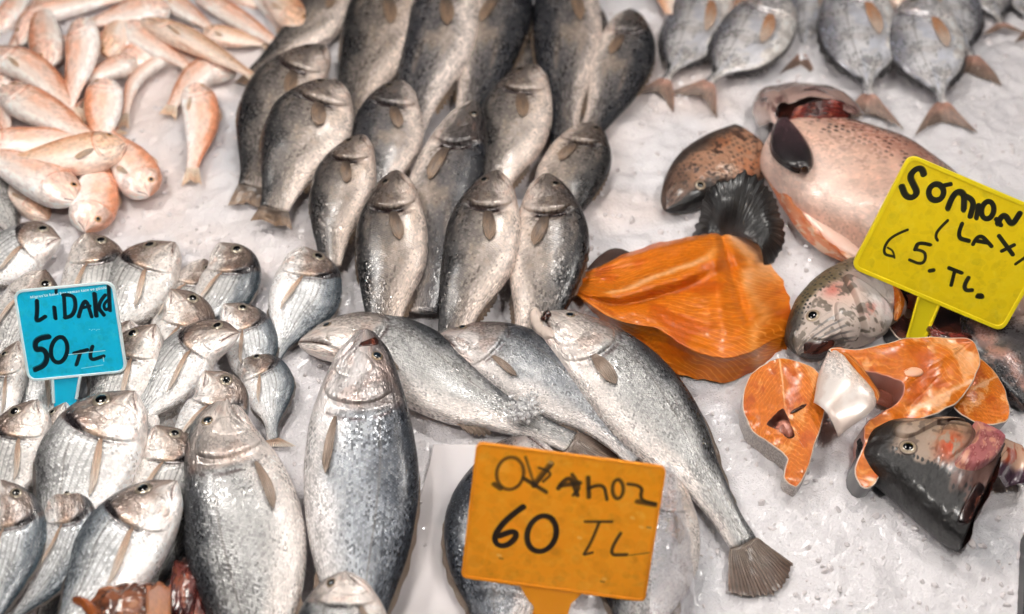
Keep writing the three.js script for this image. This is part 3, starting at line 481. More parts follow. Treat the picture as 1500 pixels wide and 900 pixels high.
// ---------------------------------------------------------------- young gilthead bream, lower left
const BREAM = [
  ['grey bream tail fish coming in at the left edge below the red mullet', [[-60, 240], [-10, 290], [16, 336]], 60, [1, 0], { tint: 1 }],
  ['bream farthest back on the left, tail of another across it', [[88, 350], [44, 366], [-30, 410]], 64, [0, -1], { hh: 0.02 }],
  ['bream at the back with a dark gill mark and tan fin, behind the blue tag', [[126, 342], [136, 395], [120, 480]], 88, [1, 0], { hh: 0.02, lift: 0.004 }],
  ['bream behind the blue tag with only its brown brow and eye showing', [[66, 396], [44, 440], [10, 510]], 84, [1, 0], { hh: 0.03, lift: 0.01 }],
  ['white bellied bream in the back row right of the blue tag', [[256, 356], [216, 404], [166, 480]], 92, [-1, -0.5], { hh: 0.024, lift: 0.0 }],
  ['slim bream in the back row with its eye looking right', [[322, 356], [336, 400], [292, 482]], 82, [1, 0], { hh: 0.024, look: 'bream_teal' }],
  ['bream at the right end of the back row, teal back, tail on the ice', [[444, 362], [444, 430], [402, 522]], 92, [1, 0], { hh: 0.026, look: 'bream_teal', tailLen: 0.5 }],
  ['pale bream behind the blue tag, flank beside its right edge', [[190, 470], [180, 520], [150, 590]], 76, [-1, 0], { hh: 0.03, lift: 0.006, tint: 0 }],
  ['white bream at the left edge left of the blue tag', [[26, 500], [10, 560], [-14, 640]], 56, [-1, 0], { hh: 0.02, lift: 0.016 }],
  ['bream under the stem of the blue tag', [[70, 490], [62, 560], [50, 640]], 76, [-1, 0], { hh: 0.01 }],
  ['bream with a dark brow and eye, uppermost of the middle group', [[250, 424], [270, 470], [232, 570]], 82, [1, 0.1], { hh: 0.04, lift: 0.006, tint: 1 }],
  ['bream with a brown head beside the teal backed one', [[328, 446], [358, 486], [372, 560]], 72, [1, 0], { hh: 0.03, look: 'bream_teal' }],
  ['bream with its dusky nose pushed to the right, tag side', [[228, 476], [204, 520], [150, 610]], 84, [-1, -0.4], { hh: 0.034, lift: 0.016, tint: 1 }],
  ['bream with its pale nose to the right and eye looking up', [[350, 488], [290, 516], [214, 606]], 74, [-1, -0.7], { hh: 0.04, lift: 0.018 }],
  ['small bream with a large round eye by the bare ice', [[352, 526], [388, 560], [398, 636]], 68, [1, -0.2], { hh: 0.014, look: 'bream_teal', tailLen: 0.6 }],
  ['bream with a tan fin along its side, eye beside the meagre head', [[300, 544], [316, 586], [268, 676]], 84, [1, 0], { hh: 0.04, lift: 0.024 }],
  ['slim white bream upright between two larger ones', [[222, 586], [214, 634], [206, 710]], 44, [-1, 0], { hh: 0.016, lift: 0.016 }],
  ['small bream head peeping out below the blue tag stem', [[96, 590], [86, 624], [76, 690]], 54, [-1, 0], { hh: 0.016, lift: 0.008 }],
  ['bream at the left edge with its eye near the frame, below the tag', [[54, 586], [30, 650], [-6, 740]], 88, [-1, 0], { hh: 0.034, lift: 0.024 }],
  ['largest bream, tan fin along its white belly, right under the tag', [[196, 574], [140, 666], [84, 776]], 122, [-1, -0.3], { hh: 0.036, lift: 0.024, tint: 2 }],
  ['white bream with a black eye left of the big meagre head', [[228, 624], [246, 680], [206, 770]], 84, [1, 0], { hh: 0.03, lift: 0.02 }],
  ['purple grey bream lying in the gap between two striped ones', [[130, 720], [116, 790], [70, 890]], 70, [1, 0], { hh: 0.0, look: 'bream_teal', tint: 1 }],
  ['blue sheened bream squeezed between the front bream and the meagre', [[282, 700], [262, 786], [222, 860]], 46, [1, 0], { hh: 0.0, look: 'bream_teal', tint: 1 }],
  ['front white bream with a dark eye, nose to the upper right', [[258, 706], [196, 784], [112, 900]], 108, [-1, -0.5], { hh: 0.03, lift: 0.028, look: 'bream_teal', tint: 2, tail: false }],
  ['bream low in the pile behind the right edge of the blue tag', [[176, 410], [160, 460], [120, 530]], 80, [1, 0], { hh: 0.0 }],
  ['bream low in the back row between the slim one and the brown browed one', [[300, 380], [276, 430], [232, 500]], 70, [1, 0], { hh: 0.0, tint: 1 }],
  ['bream low at the left edge under the white one by the blue tag', [[36, 450], [24, 510], [-10, 580]], 78, [-1, 0], { hh: 0.0 }],
  ['bream under the nose right one, only a strip of flank in view', [[254, 548], [232, 606], [190, 690]], 70, [-1, 0], { hh: 0.0 }],
  ['bream under the curved striped one near the lower left corner', [[56, 690], [50, 760], [20, 850]], 76, [1, 0], { hh: 0.0, tint: 1 }],
  ['bream wedged under the largest bream and the front white one', [[190, 690], [170, 750], [120, 850]], 76, [-1, 0], { hh: 0.0, tint: 1 }],
  ['bream low beside the big meagre neck, under the tan finned one', [[330, 610], [300, 670], [262, 760]], 64, [-1, 0], { hh: 0.0 }],
  ['curved bream with striped grey flank and a round eye', [[76, 706], [100, 776], [74, 846], [22, 900]], 72, [1, 0], { hh: 0.03, lift: 0.022, look: 'bream_teal' }],
  ['bream in the lower left corner with a coppery eye', [[0, 704], [16, 780], [-16, 900]], 86, [1, 0], { hh: 0.03, lift: 0.03, look: 'bream_teal' }],
];
for (const [i, [label, pts, w, d, o]] of BREAM.entries()) makeFish('bream', o.look ?? 'bream', label, longer(pts, [6, 14].includes(i) ? 0.1 : 0.5), w * 1.1, d, { tail: [0, 6, 14].includes(i), roll: (rnd() - 0.5) * 0.4, name: 'sea_bream', group: 'young sea bream in a pile', tint: Math.floor(rnd() * 3), ns: 72, nt: 36, ...o });

// ---------------------------------------------------------------- meagre, large silver fish in front
const MEAGRE = [
  ['large meagre with bent head and dark gill slit beside the bream pile', [[330, 584], [324, 650], [352, 760], [376, 880], [392, 1080]], 172, [-1, 0], { hh: 0.03, lift: 0.012, tint: 0, tail: false, roll: -0.1, twist: -0.7, K: { gill: 0.23, slit: 0.05, d: [0.22, 0.5, 0.66, 0.78, 0.9, 1.0, 1.0, 0.93, 0.8, 0.6, 0.45, 0.35, 0.3] }, look: 'meagre' }],
  ['meagre lying head left, its middle under the upright meagre', [[438, 502], [540, 500], [690, 586], [836, 648]], 112, [0.3, -1], { hh: 0.0, lift: 0.006, tailSpread: 0.9 }],
  ['meagre in the centre with a reddish nose, tail under the orange sign', [[640, 492], [740, 522], [850, 596], [936, 672]], 112, [0.5, -1], { hh: 0.006, lift: 0.004, look: 'meagre_blue', tint: 1 }],
  ['longest meagre with open jaws, tail fan resting on bare ice', [[790, 458], [896, 540], [1010, 680], [1088, 796]], 132, [1, -0.6], { hh: 0.01, lift: 0.01, ht: -0.01, K: { pec: [0.26, -0.2, 0.4, -0.28, 0.12] } }],
  ['upright meagre crossing another, open mouth with orange lips', [[536, 484], [532, 600], [530, 740], [516, 1040]], 164, [1, 0], { hh: 0.06, lift: 0.014, tail: false, look: 'meagre_blue', K: { gill: 0.24 } }],
  ['meagre under the orange sign, its grey back showing on the left', [[770, 640], [752, 740], [738, 860], [728, 980]], 200, [-1, 0], { hh: 0, lift: 0, tail: false, look: 'meagre_blue', noHead: true }],
  ['pale meagre behind the orange sign, mouth seen right of the sign', [[972, 690], [950, 790], [930, 980]], 150, [-1, 0], { hh: 0.01, lift: 0.01, tail: false, tint: 2 }],
  ['meagre head poking up at the bottom edge, reddish lip', [[506, 838], [500, 900], [490, 1040]], 128, [-1, 0], { hh: 0.03, lift: 0.05, tail: false, tint: 2, K: { mouth: 0.09 } }],
];
const meagres = MEAGRE.map(([label, pts, w, d, o]) => makeFish('meagre', o.look ?? 'meagre', label, pts, w, d, { name: 'meagre', group: 'large meagre at the front', ns: 130, nt: 64, ...o }));

// ---------------------------------------------------------------- salmon
const headSkin = (paint, bumpScale = 0.0032) => new THREE.MeshPhysicalMaterial({
  map: texture(768, 384, (u, v, o) => paint(u, v * 2 - 1, o, fbm(u * 6, v * 5, 70), fbm(u * 22, v * 16, 75, 3)), true),
  bumpMap: texture(512, 256, (u, v, o) => { o[0] = o[1] = o[2] = 255 * (0.5 + 0.45 * fbm(u * 16, v * 12, 80, 4)); }), bumpScale, roughness: 0.48, clearcoat: 0.25, clearcoatRoughness: 0.15,
});
const spots = (u, q, o, c, amount, size = 26) => { const sp = scaleAt(u, q, size, size * 0.7), r = Math.hypot(sp[1] - 0.5 + (sp[3] - 0.5) * 0.25, sp[2] * 0.9); if (sp[0] > 0.45) mixc(o, c, amount * sstep(0.36, 0.22, r)); };
SKIN.head_brown = headSkin((u, q, o, n, m) => {
  o[0] = 152; o[1] = 112; o[2] = 88; mixc(o, [60, 48, 42], sstep(0.1, 0.5, q + n * 0.5)); mixc(o, [84, 62, 50], sstep(0.45, 0.15, u + n * 0.2) * 0.8);
  mixc(o, [228, 206, 188], 0.85 * sstep(0.0, 0.25, m + n * 0.4) * gauss(u - 0.55, 0.2) * gauss(q + 0.35, 0.3)); mixc(o, [170, 98, 56], 0.55 * sstep(-0.1, 0.2, n + 0.4 * m) * sstep(0.55, 0.75, u) * sstep(0.5, 0.2, q)); mixc(o, [52, 32, 26], 0.8 * sstep(0.18, 0.36, m));
  mixc(o, [13, 12, 13], sstep(-0.32, -0.5, q + n * 0.3) * sstep(0.6, 0.4, u)); mixc(o, [16, 14, 14], 0.9 * gauss(u - 0.3, 0.1) * sstep(-0.2, -0.45, q)); spots(u, q, o, [22, 18, 16], 0.4, 26);
});
SKIN.head_silver = headSkin((u, q, o, n, m) => {
  o[0] = 186; o[1] = 170; o[2] = 160; mixc(o, [214, 176, 160], 0.8 * gauss(u - 0.6, 0.2) * gauss(q - 0.1, 0.3)); mixc(o, [182, 84, 70], 0.7 * gauss(u - 0.54, 0.07) * gauss(q - 0.18, 0.12) + 0.5 * sstep(0.2, 0.4, n) * sstep(0.5, 0.6, u) * sstep(0.3, 0.1, q));
  mixc(o, [84, 74, 64], 0.75 * sstep(0.0, 0.28, m)); mixc(o, [92, 90, 90], 0.7 * sstep(0.1, 0.8, Math.sin(q * 44 + u * 30)) * sstep(0.4, 0.3, u) * sstep(0, -0.15, q)); mixc(o, [200, 194, 192], 0.75 * sstep(0.6, 0.72, u) * sstep(0.2, -0.1, q + n * 0.3)); mixc(o, [44, 34, 32], 0.8 * sstep(-0.45, -0.6, q + n * 0.2) * sstep(0.3, 0.15, u));
  mixc(o, [96, 84, 60], sstep(0.26, 0.44, q + n * 0.25)); spots(u, q, o, [18, 16, 13], 0.95 * sstep(0.2, 0.4, q), 30); mixc(o, [30, 27, 24], sstep(0.78, 0.95, q + n * 0.2) * 0.8); mixc(o, [40, 34, 30], 0.8 * sstep(0.2, 0.5, q) * sstep(0.35, 0.2, u));
});
SKIN.head_dark = headSkin((u, q, o, n, m) => {
  o[0] = 150; o[1] = 130; o[2] = 114; mixc(o, [96, 80, 70], 0.8 * sstep(-0.05, 0.25, m)); mixc(o, [188, 66, 22], 0.95 * gauss(u - 0.64, 0.09) * gauss(q + 0.08, 0.22) * sstep(-0.35, 0.0, m + 0.5 * n + 0.1)); mixc(o, [74, 46, 40], 0.8 * sstep(0.66, 0.8, u + 0.1 * n));
  mixc(o, [70, 50, 40], 0.85 * sstep(0.0, 0.8, Math.sin(q * 34 + u * 9)) * sstep(-0.28, -0.4, q) * sstep(0.75, 0.65, u));
  mixc(o, [26, 24, 24], sstep(0.16, 0.3, q + n * 0.22 + m * 0.1 - 0.1 * sstep(0.6, 0.8, u))); spots(u, q, o, [7, 7, 8], 0.9 * sstep(0.1, 0.25, q), 30); mixc(o, [24, 22, 22], sstep(0.3, 0.18, u));
});
SKIN.head_gill = headSkin((u, q, o, n, m) => { const f = fbm(u * 26, q * 8, 333, 4), g = fbm(u * 50, q * 16, 336, 3); o[0] = 158; o[1] = 92; o[2] = 92; mixc(o, [206, 150, 122], 0.85 * sstep(-0.05, 0.3, f + 0.5 * n)); mixc(o, [120, 44, 46], 0.8 * sstep(0.05, 0.35, g - 0.3 * f)); mixc(o, [220, 190, 170], 0.6 * sstep(0.25, 0.45, g)); mixc(o, [176, 70, 110], 0.5 * sstep(-0.45, -0.7, q)); });
const WETRED = new THREE.MeshPhysicalMaterial({ map: texture(256, 256, (u, v, o) => { o[0] = 120; o[1] = 42; o[2] = 34; mixc(o, [58, 22, 20], sstep(-0.1, 0.3, fbm(u * 6, v * 6, 91))); mixc(o, [176, 90, 62], 0.7 * sstep(0.2, 0.45, fbm(u * 9, v * 9, 95))); }, true), bumpMap: rayBump, bumpScale: 0.001, roughness: 0.22, clearcoat: 0.9, clearcoatRoughness: 0.08, side: THREE.DoubleSide });
const DARKCUT = new THREE.MeshPhysicalMaterial({ map: texture(256, 256, (u, v, o) => { o[0] = 64; o[1] = 32; o[2] = 26; mixc(o, [24, 14, 14], sstep(-0.1, 0.3, fbm(u * 5, v * 5, 191))); mixc(o, [120, 62, 44], 0.6 * sstep(0.2, 0.45, fbm(u * 9, v * 9, 195))); }, true), roughness: 0.25, clearcoat: 0.6, clearcoatRoughness: 0.15, side: THREE.DoubleSide });
// nearest place of a fish's upper skin to a photograph pixel
function locate(f, px, py) { let best = 1e9, bs = 0, bq = 0; const p = V(); for (let i = 1; i < 60; i++) for (let j = -19; j < 20; j++) { f.point(i / 60, j / 20, 0, p); const e = toPx(p), d = Math.hypot(e[0] - px, e[1] - py); if (d < best) { best = d; bs = i / 60; bq = j / 20; } } return [bs, bq]; }
function cutFace(f, mat, depth = 0.35) {
  const a = { c: V(), t: V(), B: V(), N: V() }, p = V();
  const g = gridGeo((u, v, out) => { f.surf(0.995, v * Math.PI * 2, p); f.F(1, a); const y = (f.D(1) - f.Vn(1)) / 2 * f.half, c = a.c.clone().addScaledVector(a.B, y).addScaledVector(a.t, -f.half * depth * (1 - u * u)); out.lerpVectors(c, p, u * 0.97).addScaledVector(a.t, 0.004 + 0.002 * Math.sin(v * 40) * u); }, 8, 40);
  part('cut_face', moved(g, f.base), mat, f.root, 'dark red raw cut end');
}
function dark(name, label, group) { return { name, group }; }
// whole salmon lying belly to the left, gill held open
{
  const f = makeFish('salmon', 'salmon', 'whole pink bellied salmon lying behind the yellow sign, gill open', [[1140, 196], [1206, 232], [1300, 294], [1400, 374], [1500, 450]], 200, [1, -1], { name: 'salmon', noHead: true, ns: 110, nt: 64, tail: false, dorsal: false, capOut: 0.1, roll: -0.1, lift: -0.006 });
  const b = f.base;
  const [fs, fq] = locate(f, 1162, 224), c = f.point(fs, fq, 0.004, V());
  const r1 = at(1146, 186, c.y).sub(at(1178, 264, c.y)), L = r1.length() / 2; r1.normalize();
  const w1 = V(0, 1, 0).cross(r1).normalize();
  part('pectoral_fin', moved(shell((u, v, out) => {
    const x = v * 2 - 1, w = Math.pow(Math.sin(Math.PI * clamp(u * 0.96 + 0.02, 0, 1)), 0.6) * (0.62 + 0.3 * u), y = (1 - u * 2) * L; out.copy(c).addScaledVector(r1, y).addScaledVector(w1, x * w * L * 0.62 + 0.1 * L * Math.sin(u * 3)); const [s2, q2] = [0, 0]; out.y += 0.012 * Math.sqrt(Math.max(0, 1 - x * x)) + 0.006 * u;
  }, 22, 14, 0.003), b), new THREE.MeshPhysicalMaterial({ map: rayColor([74, 52, 56], [34, 30, 32], 33), bumpMap: rayBump, bumpScale: 0.0005, roughness: 0.25, clearcoat: 0.8, clearcoatRoughness: 0.1 }), f.root, 'dark oval pectoral fin');
  const sheet = (name, A, B, hA, hB, mat, lab, th = 0.002, wave = 0.002) => {
    const ca = new THREE.CatmullRomCurve3(A.map(([x, y], i) => at(x, y, Array.isArray(hA) ? hA[i] : hA))), cb = new THREE.CatmullRomCurve3(B.map(([x, y], i) => at(x, y, Array.isArray(hB) ? hB[i] : hB)));
    return part(name, moved(shell((u, v, out) => { out.lerpVectors(ca.getPoint(u), cb.getPoint(u), v); out.y += wave * fbm(u * 9, v * 3, 44) + 0.006 * Math.sin(v * Math.PI); }, 36, 12, th), b), mat, f.root, lab);
  };
  const flap = new THREE.MeshPhysicalMaterial({ map: texture(256, 256, (u, v, o) => { o[0] = 232; o[1] = 142; o[2] = 92; mixc(o, [240, 196, 164], sstep(0.0, 0.3, fbm(u * 22, v * 4, 51))); mixc(o, [220, 110, 50], sstep(0.1, 0.4, fbm(u * 12, v * 5, 55))); }, true), bumpMap: rayBump, bumpScale: 0.001, roughness: 0.3, clearcoat: 0.5, clearcoatRoughness: 0.15 });
  sheet('belly_flap', [[1118, 250], [1136, 282], [1164, 330], [1200, 366], [1256, 392]], [[1128, 246], [1150, 280], [1186, 326], [1226, 364], [1276, 396]], [0.03, 0.022, 0.02, 0.02, 0.02], [0.04, 0.04, 0.04, 0.036, 0.03], flap, 'cut orange edge of the opened belly', 0.004);
  sheet('belly_wall', [[1128, 246], [1150, 280], [1186, 326], [1226, 364], [1276, 396]], [[1146, 250], [1176, 286], [1210, 322], [1244, 352], [1290, 386]], [0.038, 0.038, 0.038, 0.034, 0.03], [0.03, 0.03, 0.03, 0.03, 0.03], std('#e2bfae', { roughness: 0.25, clearcoat: 0.5 }), 'pale pink inner belly', 0.002);
  const gum = new THREE.MeshPhysicalMaterial({ map: texture(256, 256, (u, v, o) => { o[0] = 150; o[1] = 124; o[2] = 116; mixc(o, [96, 70, 66], sstep(0.0, 0.35, fbm(u * 7, v * 4, 61))); mixc(o, [214, 186, 176], 0.8 * sstep(0.35, 0.1, u)); }, true), roughness: 0.25, clearcoat: 0.8, clearcoatRoughness: 0.1 });
  sheet('gill_cover', [[1112, 186], [1103, 160], [1112, 138], [1150, 126], [1208, 128], [1268, 166]], [[1140, 186], [1136, 168], [1140, 156], [1164, 148], [1206, 146], [1252, 172]], [0.02, 0.02, 0.03, 0.035, 0.04, 0.05], [0.064, 0.068, 0.072, 0.074, 0.074, 0.07], gum, 'grey gill cover held open', 0.004, 0.006);
  sheet('gill_chamber', [[1136, 150], [1170, 142], [1215, 144], [1250, 168]], [[1140, 188], [1170, 190], [1205, 186], [1244, 178]], 0.045, 0.05, DARKCUT, 'dark gill chamber', 0.003);
  for (let k = 0; k < 4; k++) {
    const cv = new THREE.CatmullRomCurve3([at(1158 + k * 3, 182 - k * 6, 0.055), at(1184 + k * 5, 172 - k * 6, 0.07), at(1214 + k * 4, 168 - k * 5, 0.072), at(1240, 170 - k * 3, 0.06)]);
    const g = new THREE.TubeGeometry(cv, 60, 0.0065, 14); const p = g.attributes.position, n = g.attributes.normal; for (let i = 0; i < p.count; i++) { const e = 0.0022 * fbm(p.getX(i) * 130, p.getZ(i) * 130 + p.getY(i) * 60, 88, 3); p.setXYZ(i, p.getX(i) + n.getX(i) * e, p.getY(i) + n.getY(i) * e, p.getZ(i) + n.getZ(i) * e); } g.computeVertexNormals();
    part('gill_arch', moved(g, b), WETRED, f.root);
  }
}
// cut heads
const H1 = makeFish('head', 'head_brown', 'brown cheeked salmon head lying beside the black tail fin', [[974, 308], [1040, 250], [1106, 218]], 108, [-0.6, -1], { name: 'salmon_offcut', group: 'cut salmon heads', ns: 80, nt: 48, capOut: 0.15, lift: -0.004, category: 'fish head', K: { eye: [0.34, -0.02, 0.14], gill: 0.95, mouth: 0, t: KINDS.head.t.map((t) => t * 0.8) }, eyePx: [1025, 272] });
const H2 = makeFish('head', 'head_silver', 'spotted silver salmon head under the lower left corner of the yellow sign', [[1170, 520], [1212, 470], [1286, 424]], 138, [-0.8, -1], { name: 'salmon_offcut', group: 'cut salmon heads', ns: 80, nt: 48, capOut: -0.2, lift: 0.0, category: 'fish head', noGill: true, K: { eye: [0.26, 0.3, 0.16], mouth: 0, d: [0.3, 0.46, 0.56, 0.64, 0.72, 0.8, 0.86, 0.91, 0.95, 0.97, 0.98, 0.98, 0.96] }, eyePx: [1190, 463] });
cutFace(H2, WETRED, 0.3);
const H3 = makeFish('head', 'head_dark', 'dark salmon head with red gill cover lying upside down at the lower right', [[1258, 648], [1350, 682], [1442, 722]], 168, [-0.6, 1], { name: 'salmon_offcut', eyeScale: 0.9, group: 'cut salmon heads', ns: 90, nt: 52, capOut: -0.5, category: 'fish head', noGill: true, K: { eye: [0.4, -0.02, 0.13], mouth: 0, d: [0.3, 0.4, 0.48, 0.56, 0.63, 0.7, 0.76, 0.82, 0.88, 0.93, 0.98, 1.02, 1.04], v: [0.3, 0.4, 0.48, 0.55, 0.62, 0.68, 0.74, 0.8, 0.85, 0.88, 0.9, 0.9, 0.88], t: KINDS.head.t.map((t) => t * 0.85) }, eyePx: [1331, 657] });
cutFace(H3, DARKCUT, 0.6);
const plate = (f, name, poly, lift, mat, lab) => part(name, f.patch(poly.map(([x, y]) => locate(f, x, y)), (r) => lift * (1 - sstep(0.8, 1, r) * 1.25), 12, 60), mat ?? f.skin, f.root, lab);
plate(H2, 'gill_cover', [[1232, 404], [1266, 416], [1294, 440], [1302, 470], [1294, 500], [1272, 512], [1262, 480], [1250, 440]], 0.01);
plate(H2, 'cheek', [[1222, 440], [1246, 452], [1260, 486], [1254, 512], [1236, 500], [1224, 470]], 0.006);
plate(H2, 'upper_jaw', [[1186, 492], [1208, 479], [1234, 470], [1246, 476], [1226, 490], [1200, 499]], 0.003);
plate(H2, 'mouth', [[1176, 506], [1200, 502], [1222, 500], [1216, 514], [1190, 522]], 0.0012, DARKCUT, 'dark open mouth');
plate(H3, 'gill_cover', [[1427, 617], [1446, 608], [1462, 612], [1472, 628], [1472, 648], [1462, 670], [1444, 687], [1421, 694], [1398, 687], [1395, 680], [1421, 653], [1430, 636]], 0.008, SKIN.head_gill, 'pink and red gill cover');
plate(H3, 'cut_meat', [[1402, 770], [1418, 728], [1436, 704], [1452, 716], [1446, 744], [1424, 770]], 0.003, DARKCUT, 'dark brown cut meat');
plate(H3, 'cheek', [[1372, 640], [1400, 626], [1424, 622], [1426, 640], [1414, 656], [1390, 672], [1370, 664]], 0.0022);
plate(H3, 'upper_jaw', [[1302, 636], [1348, 621], [1400, 606], [1428, 602], [1398, 616], [1353, 632], [1318, 642]], 0.006);
{ const q = (x, y, h) => at(x, y, h), b = H3.base, A = new THREE.CatmullRomCurve3([q(1468, 640, 0.05), q(1466, 670, 0.05), q(1450, 700, 0.045)]), B = new THREE.CatmullRomCurve3([q(1496, 652, 0.03), q(1510, 684, 0.028), q(1500, 716, 0.02)]);
  part('gill_flap', moved(shell((u, v, o) => { o.lerpVectors(A.getPoint(u), B.getPoint(u), v); o.y += 0.006 * Math.sin(v * 9) * u; }, 20, 16, 0.002), b), new THREE.MeshPhysicalMaterial({ map: texture(128, 128, (u, v, o) => { o[0] = 200; o[1] = 160; o[2] = 136; mixc(o, [168, 72, 44], sstep(0.0, 0.3, fbm(u * 3, v * 5, 301))); mixc(o, [70, 50, 62], sstep(0.55, 0.75, u)); }, true), roughness: 0.25, clearcoat: 0.7, clearcoatRoughness: 0.12 }), H3.root, 'pale and red gill flap'); }
{ // lips of the two meagre whose mouths stand open
  const M1 = meagres[4], M2 = meagres[3], lip = std('#9c6a4c', { roughness: 0.25, clearcoat: 0.7 }), pale = std('#d8c6ba', { roughness: 0.3, clearcoat: 0.5 });
  const on = (f, x, y, h) => { const [a, c] = locate(f, x, y); return f.point(a, c, h, V()); };
  plate(M1, 'mouth', [[518, 512], [532, 503], [552, 498], [556, 502], [536, 510]], 0.001, DARKCUT);
  tubeLip(M2, 'lower_jaw', [on(M2, 812, 496, 0.0), at(792, 482, 0.04), at(785, 464, 0.045), at(786, 452, 0.046)], 0.008, pale);
  tubeLip(M2, 'mouth', [at(797, 472, 0.05), at(800, 463, 0.052), at(806, 458, 0.052)], 0.005, DARKCUT);
}
// flesh
const fleshTex = (fn) => texture(768, 768, (u, v, o) => {
  o[0] = 192; o[1] = 98; o[2] = 6; const n = fbm(u * 5, v * 5, 101), f = fn(u, v, n);
  mixc(o, [232, 156, 84], 0.5 * sstep(0.5, 1, Math.sin(f[0])) * clamp(0.6 + 1.2 * n, 0.1, 1)); mixc(o, [172, 72, 2], 0.7 * sstep(0.0, 0.4, fbm(u * 8, v * 8, 105))); mixc(o, [232, 178, 140], 0.85 * clamp(f[1], 0, 1)); mulc(o, 1 + 0.1 * fbm(u * 60, v * 60, 108, 2));
}, true);
const fleshBump = texture(512, 512, (u, v, o) => { o[0] = o[1] = o[2] = 255 * (0.5 + 0.3 * fbm(u * 30, v * 30, 111, 3) + 0.12 * Math.sin(v * 120 + 6 * noise(u * 5, v * 5, 3))); });
function tubeLip(f, ...a) { return tubePart(a[0], a[1], a[2], a[3], f.root, f.base); }
const flesh = (map) => new THREE.MeshPhysicalMaterial({ map, bumpMap: fleshBump, bumpScale: 0.0014, roughness: 0.45, specularIntensity: 0.6, clearcoat: 0.25, clearcoatRoughness: 0.15 });
const FLESH_STEAK = flesh(fleshTex((u, v, n) => [(v * 0.9 + Math.abs(u - 0.5) * 0.5 + 0.6 * (u - 0.5) ** 2 + n * 0.08 + 0.005 * noise(u * 16, v * 16, 9)) * 150, gauss(u - 0.5 + n * 0.02, 0.012) * sstep(0.55, 0.7, v) + gauss(Math.hypot(u - 0.5, v - 0.52), 0.05) + 0.8 * sstep(0.25, 0.45, n) * 0.6]));
const FLESH_STEAK2 = flesh(fleshTex((u, v, n) => [(u * 0.5 + v * 0.7 + 0.4 * (u - 0.6) ** 2 + n * 0.12 + 0.005 * noise(u * 16, v * 16, 9)) * 150, gauss(v - 0.3 - u * 0.45 + n * 0.08, 0.02) * sstep(0.4, 0.55, u) + 0.7 * sstep(0.22, 0.4, n)]));
const lineBump = texture(1024, 1024, (u, v, o) => { const n = fbm(u * 5, v * 5, 101); o[0] = o[1] = o[2] = 255 * (0.5 + 0.22 * Math.sin((Math.hypot((u - 0.62) * 1.3, v - 1.15) + n * 0.07 + 0.004 * noise(u * 20, v * 20, 9)) * 270) + 0.3 * fbm(u * 26, v * 26, 113, 3)); });
const FLESH_FILLET = flesh(fleshTex((u, v, n) => [(Math.hypot((u - 0.62) * 1.3, v - 1.15) + n * 0.07 + 0.004 * noise(u * 20, v * 20, 9)) * 270, 0.9 * gauss(v - 0.62 + u * 0.62 + n * 0.05, 0.022) * sstep(0.2, 0.3, u) * sstep(0.86, 0.7, u) + sstep(0.84, 0.97, u + n * 0.15) * sstep(0.5, 0.15, v) + 0.6 * gauss(v - 0.8 - n * 0.03, 0.016) * sstep(0.5, 0.3, u) + 0.7 * 0.6 * gauss(u - 0.9 + n * 0.04, 0.02)]));
const steakSkin = new THREE.MeshPhysicalMaterial({ map: texture(512, 256, (u, v, o) => { o[0] = 172; o[1] = 160; o[2] = 152; const c = scaleAt(u, v * 2 - 1, 70, 18); mulc(o, 1 + (c[0] - 0.5) * 0.3 - (c[1] < 0.2 ? 0.3 : 0)); }, true, true), roughness: 0.35, metalness: 0.15, clearcoat: 0.4 });
const darkSkin = std('#1c1e22', { roughness: 0.3, clearcoat: 0.6 }), rimSkin = std('#cdb9a8', { roughness: 0.3, clearcoat: 0.5 }), paleSkin = new THREE.MeshPhysicalMaterial({ map: texture(256, 256, (u, v, o) => { o[0] = 212; o[1] = 194; o[2] = 184; const c = scaleAt(u, v * 2 - 1, 36, 30); mixc(o, [232, 222, 216], sstep(0, 0.4, fbm(u * 3, v * 3, 411))); mulc(o, 1 + ((c[0] - 0.5) * 0.3 - (c[1] < 0.2 ? 0.2 : 0)) * sstep(0.7, 0.3, u)); }, true), roughness: 0.3, clearcoat: 0.5, metalness: 0.1, side: THREE.DoubleSide });
const lining = std('#b97a68', { roughness: 0.3, clearcoat: 0.5 });
